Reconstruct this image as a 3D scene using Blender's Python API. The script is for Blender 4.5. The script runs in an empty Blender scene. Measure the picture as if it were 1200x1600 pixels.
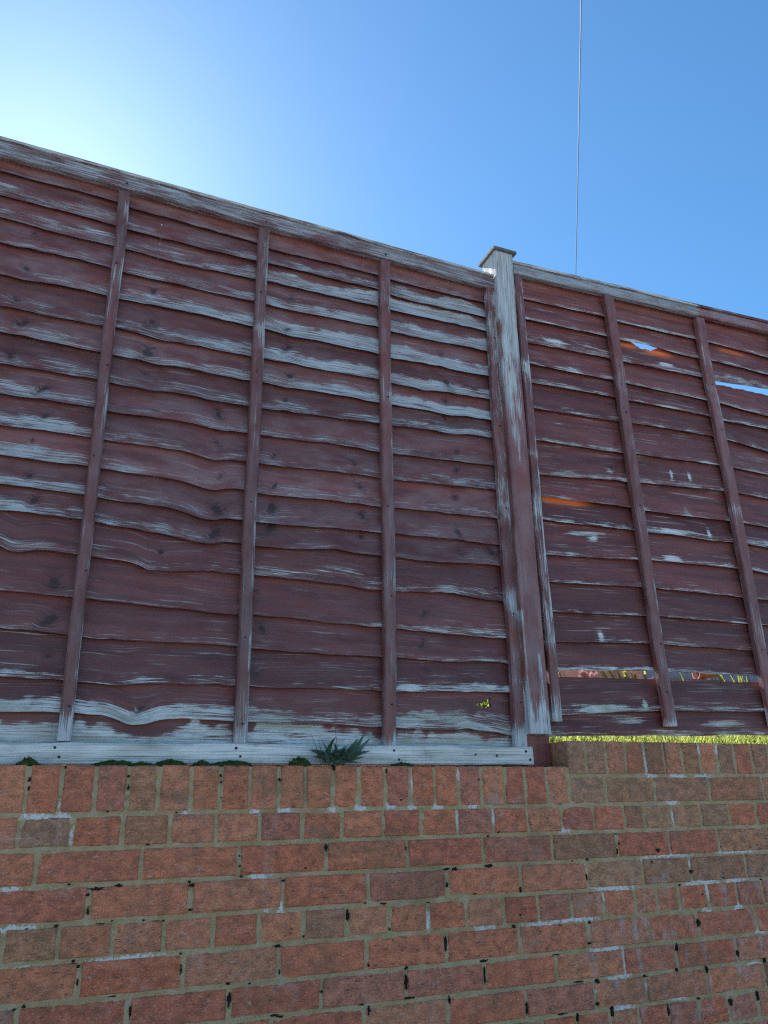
import bpy, math, random
import numpy as np
from mathutils import Vector, Matrix

random.seed(11)
rng = np.random.default_rng(7)
scene = bpy.context.scene
col = scene.collection

# ------------------------------------------------------------------ camera
# world: x along the wall (right), y away from the viewer, z up; the wall's face is y = 0, the lower coping's top is z = 0
PITCH, ROLL, YAW = 0.3615, -0.0213, 0.3979
cam_data = bpy.data.cameras.new('camera')
cam_data.sensor_fit = 'VERTICAL'
cam_data.sensor_height = 24.0
cam_data.lens = 1248.62 / 1600 * 24.0
cam_data.clip_start = 0.02
cam_data.clip_end = 2000
cam = bpy.data.objects.new('camera', cam_data)
col.objects.link(cam)
fwd = Vector((math.sin(YAW) * math.cos(PITCH), math.cos(YAW) * math.cos(PITCH), math.sin(PITCH)))
rgt = Vector((math.cos(YAW), -math.sin(YAW), 0))
upv = rgt.cross(fwd)
r2 = math.cos(ROLL) * rgt + math.sin(ROLL) * upv
u2 = -math.sin(ROLL) * rgt + math.cos(ROLL) * upv
M = Matrix((r2, u2, -fwd)).transposed().to_4x4()
M.translation = Vector((-0.5935, -2.1136, -0.1243))
cam.matrix_world = M
scene.camera = cam

# ------------------------------------------------------------------ sky, sun, exposure
SUN_EL, SUN_AZ = math.radians(38.4), math.radians(-5.2)      # azimuth from +y towards +x
world = bpy.data.worlds.new('World')
scene.world = world
world.use_nodes = True
wn = world.node_tree
sky = wn.nodes.new('ShaderNodeTexSky')
sky.sky_type = 'NISHITA'
sky.sun_disc = False
sky.sun_elevation = SUN_EL
sky.sun_rotation = SUN_AZ
sky.altitude = 0
sky.air_density = 0.95
sky.dust_density = 0.25
sky.ozone_density = 9.0
tint = wn.nodes.new('ShaderNodeMix')                 # the camera's colour response, even over the whole sky
tint.data_type = 'RGBA'; tint.blend_type = 'MULTIPLY'
tint.inputs[0].default_value = 1.0
tint.inputs[7].default_value = (1.0, 1.065, 0.90, 1)
sat = wn.nodes.new('ShaderNodeHueSaturation')
sat.inputs['Saturation'].default_value = 1.06
wn.links.new(sky.outputs[0], sat.inputs['Color'])
wn.links.new(sat.outputs[0], tint.inputs[6])
wn.links.new(tint.outputs[2], wn.nodes['Background'].inputs[0])
wn.nodes['Background'].inputs[1].default_value = 0.081
sun_data = bpy.data.lights.new('sun', 'SUN')
sun_data.energy = 5.0
sun_data.angle = math.radians(0.53)
sun_data.color = (1.0, 0.95, 0.87)
sun = bpy.data.objects.new('sun', sun_data)
col.objects.link(sun)
sdir = Vector((math.sin(SUN_AZ) * math.cos(SUN_EL), math.cos(SUN_AZ) * math.cos(SUN_EL), math.sin(SUN_EL)))
sun.rotation_euler = sdir.to_track_quat('Z', 'Y').to_euler()
sun.location = sdir * 30
scene.view_settings.view_transform = 'Standard'
scene.view_settings.look = 'None'
scene.view_settings.gamma = 1.0
scene.view_settings.use_curve_mapping = False
scene.view_settings.exposure = 1.6
scene.cycles.use_denoising = False
scene.cycles.max_bounces = 8
scene.cycles.diffuse_bounces = 4
scene.cycles.filter_width = 1.3

# ------------------------------------------------------------------ measured tables (metres on the fence and wall planes)
P1=[
[(-0.917,1.7470),(-0.571,1.7339),(-0.528,1.7249),(-0.110,1.7069),(-0.062,1.6928),(0.337,1.6968),(0.384,1.6900),(0.784,1.6863)],
[(-0.905,1.6560),(-0.569,1.6451),(-0.528,1.6401),(-0.109,1.6283),(-0.062,1.6370),(0.336,1.6358),(0.383,1.6205),(0.783,1.6249)],
[(-0.893,1.5708),(-0.572,1.5633),(-0.527,1.5572),(-0.107,1.5560),(-0.061,1.5638),(0.336,1.5649),(0.383,1.5617),(0.782,1.5609)],
[(-0.882,1.4877),(-0.570,1.4810),(-0.529,1.4712),(-0.109,1.4691),(-0.061,1.4661),(0.335,1.4754),(0.381,1.4665),(0.781,1.4729)],
[(-0.867,1.3794),(-0.570,1.3774),(-0.531,1.3776),(-0.112,1.3745),(-0.060,1.3739),(0.334,1.3672),(0.380,1.3593),(0.779,1.3692)],
[(-0.852,1.2667),(-0.569,1.2651),(-0.527,1.2670),(-0.110,1.2632),(-0.059,1.2634),(0.333,1.2665),(0.379,1.2599),(0.777,1.2707)],
[(-0.841,1.1861),(-0.570,1.1790),(-0.528,1.1765),(-0.111,1.1701),(-0.059,1.1725),(0.332,1.1767),(0.378,1.1791),(0.776,1.1882)],
[(-0.827,1.0829),(-0.563,1.0852),(-0.525,1.0816),(-0.113,1.0818),(-0.059,1.0827),(0.332,1.0992),(0.377,1.1000),(0.774,1.1167)],
[(-0.814,0.9933),(-0.567,0.9951),(-0.529,0.9896),(-0.112,0.9865),(-0.058,0.9895),(0.331,0.9953),(0.376,0.9930),(0.772,1.0124)],
[(-0.801,0.8944),(-0.566,0.8968),(-0.529,0.8958),(-0.112,0.8893),(-0.057,0.8911),(0.330,0.9010),(0.374,0.9005),(0.771,0.9175)],
[(-0.789,0.8075),(-0.565,0.8095),(-0.526,0.8050),(-0.111,0.7969),(-0.057,0.7892),(0.329,0.8008),(0.373,0.8043),(0.769,0.8143)],
[(-0.777,0.7217),(-0.565,0.7232),(-0.523,0.7187),(-0.111,0.7020),(-0.056,0.6993),(0.328,0.7107),(0.372,0.7120),(0.767,0.7184)],
[(-0.767,0.6486),(-0.566,0.6482),(-0.523,0.6422),(-0.112,0.6261),(-0.056,0.6247),(0.328,0.6340),(0.371,0.6331),(0.766,0.6406)],
[(-0.755,0.5570),(-0.566,0.5470),(-0.523,0.5432),(-0.114,0.5337),(-0.056,0.5352),(0.327,0.5271),(0.370,0.5277),(0.764,0.5186)],
[(-0.738,0.4341),(-0.567,0.4289),(-0.522,0.4264),(-0.118,0.4142),(-0.055,0.4150),(0.326,0.4056),(0.368,0.4044),(0.762,0.3985)],
[(-0.724,0.3333),(-0.562,0.3316),(-0.523,0.3264),(-0.118,0.3214),(-0.054,0.3200),(0.325,0.3150),(0.367,0.3143),(0.760,0.3185)],
[(-0.708,0.2143),(-0.562,0.2091),(-0.524,0.2078),(-0.118,0.2135),(-0.054,0.2101),(0.324,0.2203),(0.366,0.2171),(0.759,0.2271)],
[(-0.696,0.1283),(-0.563,0.1298),(-0.526,0.1275),(-0.117,0.1187),(-0.053,0.1192),(0.323,0.1128),(0.365,0.1118),(0.756,0.0961)],
]
P2=[
[(0.945,1.7511),(1.335,1.7630),(1.384,1.7531),(1.804,1.7627),(1.878,1.7627),(2.229,1.7631)],
[(0.952,1.6567),(1.339,1.6695),(1.388,1.6681),(1.809,1.6658),(1.878,1.6730),(2.205,1.6706)],
[(0.957,1.5528),(1.340,1.5682),(1.401,1.5655),(1.814,1.5742),(1.881,1.5691),(2.185,1.5909)],
[(0.952,1.4601),(1.342,1.4659),(1.407,1.4637),(1.828,1.4644),(1.901,1.4654),(2.150,1.4519)],
[(0.952,1.3778),(1.344,1.3890),(1.411,1.3888),(1.830,1.3913),(1.896,1.3852),(2.134,1.3875)],
[(0.951,1.2689),(1.341,1.2851),(1.412,1.2897),(1.835,1.2991),(1.905,1.2934),(2.106,1.2772)],
[(0.945,1.1392),(1.347,1.1489),(1.406,1.1564),(1.842,1.1691),(1.919,1.1687),(2.078,1.1668)],
[(0.945,1.0014),(1.344,1.0321),(1.413,1.0373),(1.852,1.0584),(1.911,1.0587),(2.050,1.0576)],
[(0.950,0.9183),(1.348,0.9239),(1.409,0.9200),(1.855,0.9304),(1.916,0.9292),(2.018,0.9288)],
[(0.945,0.8297),(1.354,0.8360),(1.416,0.8361),(1.860,0.8402),(1.924,0.8378),(1.995,0.8388)],
[(0.945,0.6988),(1.356,0.7254),(1.413,0.7293),(1.864,0.7353),(1.927,0.7321),(1.967,0.7295)],
[(0.941,0.6056),(1.353,0.6197),(1.419,0.6194),(1.876,0.6201)],
[(0.941,0.5004),(1.360,0.5133),(1.419,0.5175),(1.874,0.5196)],
[(0.939,0.4001),(1.363,0.4149),(1.417,0.4148),(1.871,0.4172)],
[(0.945,0.3044),(1.361,0.3208),(1.415,0.3201),(1.854,0.3248)],
[(0.946,0.1633),(1.366,0.1864),(1.419,0.1878),(1.822,0.1985)],
]
SPOTS=[(-0.609,-0.033,0.0068,0.0126),(-0.608,-0.052,0.0041,0.0084),(-0.532,-0.054,0.0056,0.0042),(-0.389,-0.026,0.0074,0.0059),(-0.387,-0.051,0.0059,0.0131),(-0.430,-0.105,0.0072,0.0043),(-0.269,-0.110,0.0046,0.0044),(-0.533,-0.006,0.0085,0.0058),(-0.512,-0.007,0.0043,0.0029),(0.135,-0.008,0.0090,0.0130),(0.286,-0.013,0.0057,0.0100),(0.328,-0.089,0.0076,0.0049),(0.570,-0.037,0.0062,0.0052),(0.771,-0.031,0.0066,0.0054),(-0.165,-0.025,0.0032,0.0046),(-0.164,-0.041,0.0032,0.0046),(-0.162,-0.077,0.0032,0.0030),(1.171,-0.242,0.0193,0.0142),(0.590,-0.187,0.0081,0.0050),(0.625,-0.176,0.0144,0.0067),(0.819,-0.174,0.0132,0.0034),(-0.332,-0.181,0.0074,0.0028),(-0.013,-0.035,0.0051,0.0078),(0.535,0.001,0.0103,0.0035),(-0.452,-0.316,0.0083,0.0144),(-0.456,-0.282,0.0083,0.0053),(-0.436,-0.271,0.0309,0.0053),(-0.389,-0.267,0.0128,0.0054),(-0.222,-0.273,0.0106,0.0056),(-0.228,-0.266,0.0060,0.0056),(-0.223,-0.327,0.0075,0.0054),(-0.515,-0.342,0.0067,0.0051),(-0.576,-0.344,0.0065,0.0038),(-0.398,-0.339,0.0056,0.0039),(-0.422,-0.343,0.0139,0.0026),(-0.327,-0.342,0.0086,0.0027),(-0.283,-0.346,0.0058,0.0040),(-0.498,-0.259,0.0068,0.0040),(-0.109,-0.213,0.0048,0.0043),(-0.108,-0.236,0.0048,0.0043),(-0.104,-0.260,0.0095,0.0057),(0.115,-0.200,0.0052,0.0136),(0.003,-0.274,0.0082,0.0058),(0.060,-0.248,0.0067,0.0059),(0.337,-0.210,0.0056,0.0078),(0.456,-0.266,0.0270,0.0047),(0.481,-0.267,0.0155,0.0063),(0.588,-0.263,0.0282,0.0064),(0.539,-0.330,0.0098,0.0031),(0.456,-0.304,0.0057,0.0093),(0.220,-0.336,0.0053,0.0044),(0.272,-0.340,0.0161,0.0045),(0.397,-0.344,0.0093,0.0030),(-0.461,-0.426,0.0067,0.0063),(-0.459,-0.456,0.0053,0.0148),(-0.471,-0.415,0.0054,0.0050),(-0.341,-0.524,0.0041,0.0222),(-0.382,-0.490,0.0192,0.0025),(-0.562,-0.493,0.0076,0.0072),(-0.581,-0.497,0.0063,0.0048),(-0.238,-0.416,0.0059,0.0039),(-0.235,-0.449,0.0058,0.0181),(-0.124,-0.487,0.0091,0.0052),(-0.121,-0.519,0.0060,0.0207),(-0.074,-0.491,0.0046,0.0040),(-0.008,-0.417,0.0144,0.0055),(0.172,-0.361,0.0069,0.0173),(0.058,-0.401,0.0049,0.0056),(0.286,-0.400,0.0053,0.0073),(-0.002,-0.474,0.0032,0.0108),(0.227,-0.476,0.0051,0.0056),(0.105,-0.524,0.0049,0.0067),(0.003,-0.565,0.0187,0.0065),(-0.010,-0.561,0.0155,0.0052),(0.444,-0.446,0.0074,0.0352),(0.330,-0.490,0.0089,0.0071),(0.329,-0.522,0.0071,0.0252),(0.555,-0.492,0.0230,0.0059),(0.554,-0.526,0.0057,0.0291),(0.227,-0.573,0.0067,0.0189),(0.207,-0.560,0.0202,0.0041),(0.336,-0.558,0.0282,0.0042),(0.449,-0.571,0.0055,0.0169),(0.653,-0.417,0.0100,0.0062),(0.674,-0.390,0.0061,0.0078),(0.912,-0.259,0.0089,0.0068),(0.904,-0.305,0.0066,0.0167),(1.032,-0.220,0.0070,0.0070),(1.022,-0.193,0.0163,0.0035),(1.022,-0.241,0.0046,0.0139),(0.682,-0.327,0.0061,0.0128),(0.861,-0.261,0.0066,0.0034),(0.891,-0.474,0.0107,0.0063),(0.898,-0.420,0.0065,0.0080),(0.906,-0.568,0.0106,0.0092),(0.898,-0.621,0.0105,0.0135),(0.845,-0.564,0.0292,0.0045),(0.780,-0.494,0.0289,0.0031),(0.675,-0.611,0.0059,0.0202),(1.195,-0.505,0.0070,0.0163),(1.184,-0.562,0.0092,0.0080),(1.068,-0.569,0.0134,0.0063),(1.409,-0.329,0.0153,0.0036),(1.286,-0.307,0.0099,0.0088),(1.318,-0.371,0.0099,0.0052),(1.235,-0.342,0.0097,0.0069),(1.288,-0.447,0.0121,0.0135),(1.420,-0.538,0.0099,0.0134),(1.294,-0.570,0.0095,0.0114),(1.365,-0.658,0.0096,0.0191),(1.521,-0.563,0.0127,0.0151),(1.135,-0.661,0.0090,0.0215),(1.471,-0.652,0.0099,0.0227),(1.251,-0.640,0.0116,0.0047),(0.944,-0.643,0.0085,0.0209),(0.830,-0.647,0.0082,0.0147),(0.784,-0.635,0.0242,0.0044),(1.343,0.005,0.0079,0.0039),(1.381,-0.510,0.0148,0.0034),(1.563,-0.341,0.0080,0.0055),(1.141,-0.275,0.0095,0.0070)]
SALT=[(-0.580,-0.114,0.0411,0.0041),(-0.532,-0.115,0.0278,0.0055),(-0.248,-0.110,0.0124,0.0044),(-0.073,-0.112,0.0165,0.0060),(0.002,-0.110,0.0203,0.0061),(0.132,-0.109,0.0142,0.0047),(0.212,-0.107,0.0182,0.0064),(0.295,-0.107,0.0150,0.0065),(0.361,-0.108,0.0153,0.0065),(0.439,-0.107,0.0236,0.0050),(0.548,-0.107,0.0204,0.0050),(-0.503,-0.155,0.0042,0.0137),(-0.538,-0.088,0.0042,0.0056),(0.496,-0.141,0.0060,0.0198),(0.612,-0.140,0.0062,0.0168),(0.364,-0.043,0.0058,0.0233),(0.507,-0.023,0.0061,0.0171),(1.209,-0.259,0.0985,0.0053),(1.135,-0.269,0.0478,0.0035),(1.477,-0.256,0.1065,0.0037),(1.288,-0.286,0.0074,0.0107),(0.996,-0.339,0.0798,0.0067),(1.330,-0.338,0.0754,0.0071),(1.458,-0.338,0.0520,0.0036),(0.959,-0.357,0.0067,0.0132),(1.343,-0.359,0.0125,0.0245),(0.737,-0.418,0.0621,0.0047),(0.853,-0.412,0.0863,0.0048),(0.951,-0.492,0.0657,0.0063),(1.008,-0.524,0.0088,0.0220),(0.984,-0.563,0.0480,0.0062),(0.984,-0.639,0.0474,0.0060),(1.176,-0.630,0.0412,0.0063),(1.325,-0.423,0.0197,0.0103),(1.454,-0.410,0.0205,0.0105),(1.528,-0.485,0.0311,0.0052),(1.319,-0.510,0.0487,0.0033),(1.480,-0.572,0.0353,0.0050),(1.063,-0.600,0.0088,0.0247),(0.902,-0.594,0.0063,0.0061),(-0.620,-0.263,0.0261,0.0039),(-0.067,-0.262,0.0225,0.0043),(-0.051,-0.263,0.0162,0.0029),(0.309,-0.275,0.0257,0.0046),(-0.542,-0.425,0.0790,0.0049),(-0.355,-0.418,0.0852,0.0039),(-0.604,-0.343,0.0520,0.0038),(0.166,-0.543,0.0333,0.0041),(0.068,-0.507,0.0161,0.0040),(0.020,-0.530,0.0158,0.0040),(-0.034,-0.306,0.0129,0.0283),(-0.003,-0.350,0.0097,0.0197),(0.397,-0.389,0.0074,0.0208),(0.567,-0.415,0.0391,0.0030),(1.184,-0.028,0.0250,0.0057),(1.290,-0.030,0.0361,0.0058),(1.394,-0.031,0.0372,0.0039),(1.166,0.014,0.0075,0.0420),(1.395,0.055,0.0080,0.0160),(1.466,0.055,0.0082,0.0162),(1.250,-0.108,0.0303,0.0037),(1.250,-0.147,0.0100,0.0148),(0.863,-0.158,0.0067,0.0243),(0.838,-0.180,0.0309,0.0052)]

# ------------------------------------------------------------------ helpers
def tag(o, label=None, cat=None, group=None, kind=None):
    if label: o['label'] = label
    if cat: o['category'] = cat
    if group: o['group'] = group
    if kind: o['kind'] = kind
    return o

def empty(name, loc=(0, 0, 0)):
    o = bpy.data.objects.new(name, None)
    o.empty_display_size = 0.05
    o.location = loc
    col.objects.link(o)
    return o

def new_mesh(name, verts, faces, mat, smooth=False, attrs=None):
    me = bpy.data.meshes.new(name)
    me.from_pydata([tuple(map(float, v)) for v in verts], [], faces)
    if attrs:
        for k, v in attrs.items():
            v = np.asarray(v, dtype=np.float32)
            if v.ndim == 1:
                a = me.attributes.new(k, 'FLOAT', 'POINT'); a.data.foreach_set('value', v)
            else:
                a = me.attributes.new(k, 'FLOAT_VECTOR', 'POINT'); a.data.foreach_set('vector', v.ravel())
    if smooth:
        me.polygons.foreach_set('use_smooth', [True] * len(me.polygons))
    me.materials.append(mat)
    me.update()
    return me

def link(name, me, parent=None, loc=None):
    o = bpy.data.objects.new(name, me)
    col.objects.link(o)
    if parent is not None:
        o.parent = parent
    if loc is not None:
        o.location = loc
    return o

class Noise1:
    """smooth 1D value noise"""
    def __init__(self, seed, step):
        self.v = np.random.default_rng(seed).uniform(-1, 1, 4096); self.s = step
    def __call__(self, x):
        x = np.asarray(x, float) / self.s + 1000.0
        i = np.floor(x).astype(int); f = x - i; f = f * f * (3 - 2 * f)
        return self.v[i % 4096] * (1 - f) + self.v[(i + 1) % 4096] * f

class Noise2:
    def __init__(self, seed, sx, sy):
        self.v = np.random.default_rng(seed).uniform(-1, 1, (256, 256)); self.sx, self.sy = sx, sy
    def __call__(self, x, y):
        x = np.asarray(x, float) / self.sx + 1000; y = np.asarray(y, float) / self.sy + 1000
        i = np.floor(x).astype(int); j = np.floor(y).astype(int)
        f = x - i; g = y - j; f = f * f * (3 - 2 * f); g = g * g * (3 - 2 * g)
        V = self.v; a = i % 256; b = (i + 1) % 256; c = j % 256; d = (j + 1) % 256
        return (V[a, c] * (1 - f) + V[b, c] * f) * (1 - g) + (V[a, d] * (1 - f) + V[b, d] * f) * g

# ------------------------------------------------------------------ material helpers
class N:
    def __init__(self, name):
        self.m = bpy.data.materials.new(name)
        self.m.use_nodes = True
        self.t = self.m.node_tree
        self.b = self.t.nodes['Principled BSDF']
        self.out = self.t.nodes['Material Output']
    def n(self, kind, **kw):
        o = self.t.nodes.new(kind)
        for k, v in kw.items():
            setattr(o, k, v)
        return o
    def put(self, sock, v):
        if hasattr(v, 'is_output'):
            self.t.links.new(v, sock)
        elif isinstance(v, tuple) and len(v) == 3 and sock.type == 'RGBA':
            sock.default_value = (*v, 1)
        else:
            sock.default_value = v
    def math(self, op, a, b=0.0, clamp=False):
        o = self.n('ShaderNodeMath', operation=op, use_clamp=clamp)
        self.put(o.inputs[0], a); self.put(o.inputs[1], b)
        return o.outputs[0]
    def vmul(self, v, s):
        o = self.n('ShaderNodeVectorMath', operation='MULTIPLY')
        self.put(o.inputs[0], v); o.inputs[1].default_value = s
        return o.outputs[0]
    def vadd(self, v, w):
        o = self.n('ShaderNodeVectorMath', operation='ADD')
        self.put(o.inputs[0], v); self.put(o.inputs[1], w)
        return o.outputs[0]
    def noise(self, vec, scale=1.0, detail=4, rough=0.55, dist=0.0):
        o = self.n('ShaderNodeTexNoise')
        self.put(o.inputs['Vector'], vec)
        o.inputs['Scale'].default_value = scale; o.inputs['Detail'].default_value = detail
        o.inputs['Roughness'].default_value = rough; o.inputs['Distortion'].default_value = dist
        return o.outputs[0]
    def attr(self, name, out='Fac'):
        o = self.n('ShaderNodeAttribute', attribute_name=name)
        return o.outputs[out]
    def mapr(self, v, a, b, c=0.0, d=1.0, smooth=True):
        o = self.n('ShaderNodeMapRange', interpolation_type='SMOOTHSTEP' if smooth else 'LINEAR')
        self.put(o.inputs[0], v)
        for i, x in zip((1, 2, 3, 4), (a, b, c, d)):
            self.put(o.inputs[i], x)
        return o.outputs[0]
    def mix(self, f, a, b, mode='MIX'):
        o = self.n('ShaderNodeMix', data_type='RGBA', blend_type=mode)
        self.put(o.inputs[0], f); self.put(o.inputs[6], a); self.put(o.inputs[7], b)
        return o.outputs[2]
    def bump(self, h, strength, dist):
        o = self.n('ShaderNodeBump')
        o.inputs['Strength'].default_value = strength; o.inputs['Distance'].default_value = dist
        self.put(o.inputs['Height'], h)
        self.put(self.b.inputs['Normal'], o.outputs[0])
        return o.outputs[0]
    def pos(self):
        return self.n('ShaderNodeNewGeometry').outputs['Position']

def mat_fence():
    k = N('weathered_brown_fence_paint')
    oi = k.n('ShaderNodeObjectInfo')
    off = k.math('MULTIPLY', oi.outputs['Random'], 37.0)
    comb = k.n('ShaderNodeCombineXYZ')
    k.put(comb.inputs[0], off); k.put(comb.inputs[1], off); k.put(comb.inputs[2], off)
    v = k.vadd(k.attr('guv', 'Vector'), comb.outputs[0])
    kn0 = k.attr('knot')
    wob = k.n('ShaderNodeCombineXYZ'); k.put(wob.inputs[1], k.math('MULTIPLY', kn0, 0.016))
    v = k.vadd(v, wob.outputs[0])
    grain = k.noise(k.vmul(v, (5, 260, 1)), 1, 5, 0.6, 0.3)
    broad = k.noise(k.vmul(v, (2.2, 30, 1)), 1, 4, 0.55, 0.6)
    peel = k.noise(k.vmul(v, (9, 330, 1)), 1, 7, 0.70, 0.3)
    streak = k.noise(k.vmul(k.vadd(v, (3.3, 1.7, 0.0)), (3.2, 210, 1)), 1, 5, 0.6, 0.2)
    patch = k.noise(k.vmul(v, (9, 22, 1)), 1, 4, 0.6)
    wear = k.attr('wear'); knot = k.attr('knot'); raw = k.attr('raw')
    s = k.math('MULTIPLY', k.math('SUBTRACT', peel, 0.5), 1.75)
    s = k.math('ADD', s, k.math('MULTIPLY', k.math('SUBTRACT', patch, 0.5), 0.6))
    s = k.math('ADD', s, k.math('SUBTRACT', wear, 0.5))
    mask = k.mapr(s, -0.05, 0.10)
    thin = k.math('MULTIPLY', k.mapr(streak, 0.57, 0.66, 0, 0.75), k.mapr(patch, 0.40, 0.62))
    thin = k.math('MULTIPLY', thin, k.mapr(wear, -0.3, 0.25, 0.25, 1.0))
    mask = k.math('MAXIMUM', mask, thin)
    paint = k.mix(k.mapr(broad, 0.3, 0.7), (0.112, 0.031, 0.026), (0.200, 0.056, 0.045))
    paint = k.mix(k.mapr(grain, 0.55, 0.75, 0, 0.45), paint, (0.060, 0.020, 0.017))
    # thin, chalky old film
    fade = k.attr('fade')
    paint = k.mix(k.math('MULTIPLY', fade, k.mapr(patch, 0.3, 0.7, 0.15, 1.0)), paint, (0.25, 0.165, 0.17))
    tone = k.math('ADD', k.math('MULTIPLY', oi.outputs['Random'], 0.5), 0.74)
    pm = k.n('ShaderNodeMix', data_type='RGBA', blend_type='MULTIPLY')
    pm.inputs[0].default_value = 1.0
    k.put(pm.inputs[6], paint); cc = k.n('ShaderNodeCombineColor')
    for i in range(3): k.put(cc.inputs[i], tone)
    k.put(pm.inputs[7], cc.outputs[0]); paint = pm.outputs[2]
    rp = k.n('ShaderNodeValToRGB'); k.put(rp.inputs[0], grain)
    e = rp.color_ramp.elements
    e[0].position = 0.28; e[0].color = (0.15, 0.135, 0.125, 1)
    e[1].position = 0.46; e[1].color = (0.60, 0.60, 0.585, 1)
    x = rp.color_ramp.elements.new(0.70); x.color = (0.82, 0.82, 0.80, 1)
    wood = k.mix(k.mapr(broad, 0.52, 0.72, 0, 0.55), rp.outputs[0], (0.40, 0.34, 0.28))
    wood = k.mix(k.math('MULTIPLY', fade, 0.95), wood, k.mix(1.0, wood, (0.40, 0.45, 0.52), 'MULTIPLY'))
    green = k.attr('algae')
    wood = k.mix(k.math('MULTIPLY', green, k.mapr(patch, 0.4, 0.65)), wood, (0.20, 0.22, 0.12))
    crack = k.mapr(k.noise(k.vmul(k.vadd(v, (7.7, 0.3, 0.0)), (2.6, 330, 1)), 1, 4, 0.6, 0.3), 0.60, 0.68, 0, 0.85)
    wood = k.mix(crack, wood, (0.075, 0.07, 0.066))
    blot = k.noise(k.vmul(k.vadd(v, (1.9, 2.2, 0.0)), (11, 28, 1)), 1, 5, 0.65)
    wood = k.mix(k.mapr(blot, 0.50, 0.72, 0, 0.6), wood, (0.23, 0.225, 0.215))
    c = k.mix(mask, paint, wood)
    kk = k.math('ADD', knot, k.math('MULTIPLY', k.math('SUBTRACT', k.noise(k.vmul(v, (40, 90, 1)), 1, 4, 0.65), 0.5), 1.1))
    kk = k.math('MULTIPLY', k.mapr(kk, 0.40, 0.85, 0, 0.8), k.mapr(knot, 0.10, 0.35))
    kk = k.math('MAXIMUM', kk, k.math('MULTIPLY', k.mapr(knot, 0.05, 0.30), k.mapr(grain, 0.42, 0.62, 0, 0.55)))
    c = k.mix(kk, c, (0.030, 0.016, 0.014))
    c = k.mix(raw, c, (0.60, 0.25, 0.09))  # split wood orange, also painting the glow of sun through thin edges
    k.put(k.b.inputs['Base Color'], c)
    k.put(k.b.inputs['Roughness'], k.mapr(mask, 0, 1, 0.46, 0.85))
    k.b.inputs['Specular IOR Level'].default_value = 0.4
    h = k.math('ADD', k.math('MULTIPLY', grain, 0.8), k.math('MULTIPLY', mask, -0.35))
    h = k.math('ADD', h, k.math('MULTIPLY', knot, 0.6))
    nrm = k.bump(h, 0.55, 0.0022)
    tr = k.n('ShaderNodeBsdfTranslucent'); tr.inputs[0].default_value = (0.95, 0.42, 0.14, 1)
    ms = k.n('ShaderNodeMixShader')
    k.put(ms.inputs[0], k.math('MULTIPLY', raw, 0.6))
    k.t.links.new(k.b.outputs[0], ms.inputs[1]); k.t.links.new(tr.outputs[0], ms.inputs[2])
    k.t.links.new(ms.outputs[0], k.out.inputs[0])
    return k.m

def wall_stain(k, p, c):
    """brown-green weather stain and pale dust that cross bricks and joints alike"""
    a = k.noise(k.vadd(k.vmul(p, (3.4, 3.4, 5.2)), (8.3, 2.0, 4.4)), 1, 6, 0.66, 0.4)
    c = k.mix(k.mapr(a, 0.50, 0.70, 0, 0.50), c, (0.17, 0.125, 0.07))
    d = k.noise(k.vadd(k.vmul(p, (7.5, 7.5, 10.0)), (2.1, 6.0, 9.4)), 1, 6, 0.7)
    return k.mix(k.mapr(d, 0.53, 0.74, 0, 0.42), c, (0.47, 0.34, 0.29))

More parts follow.
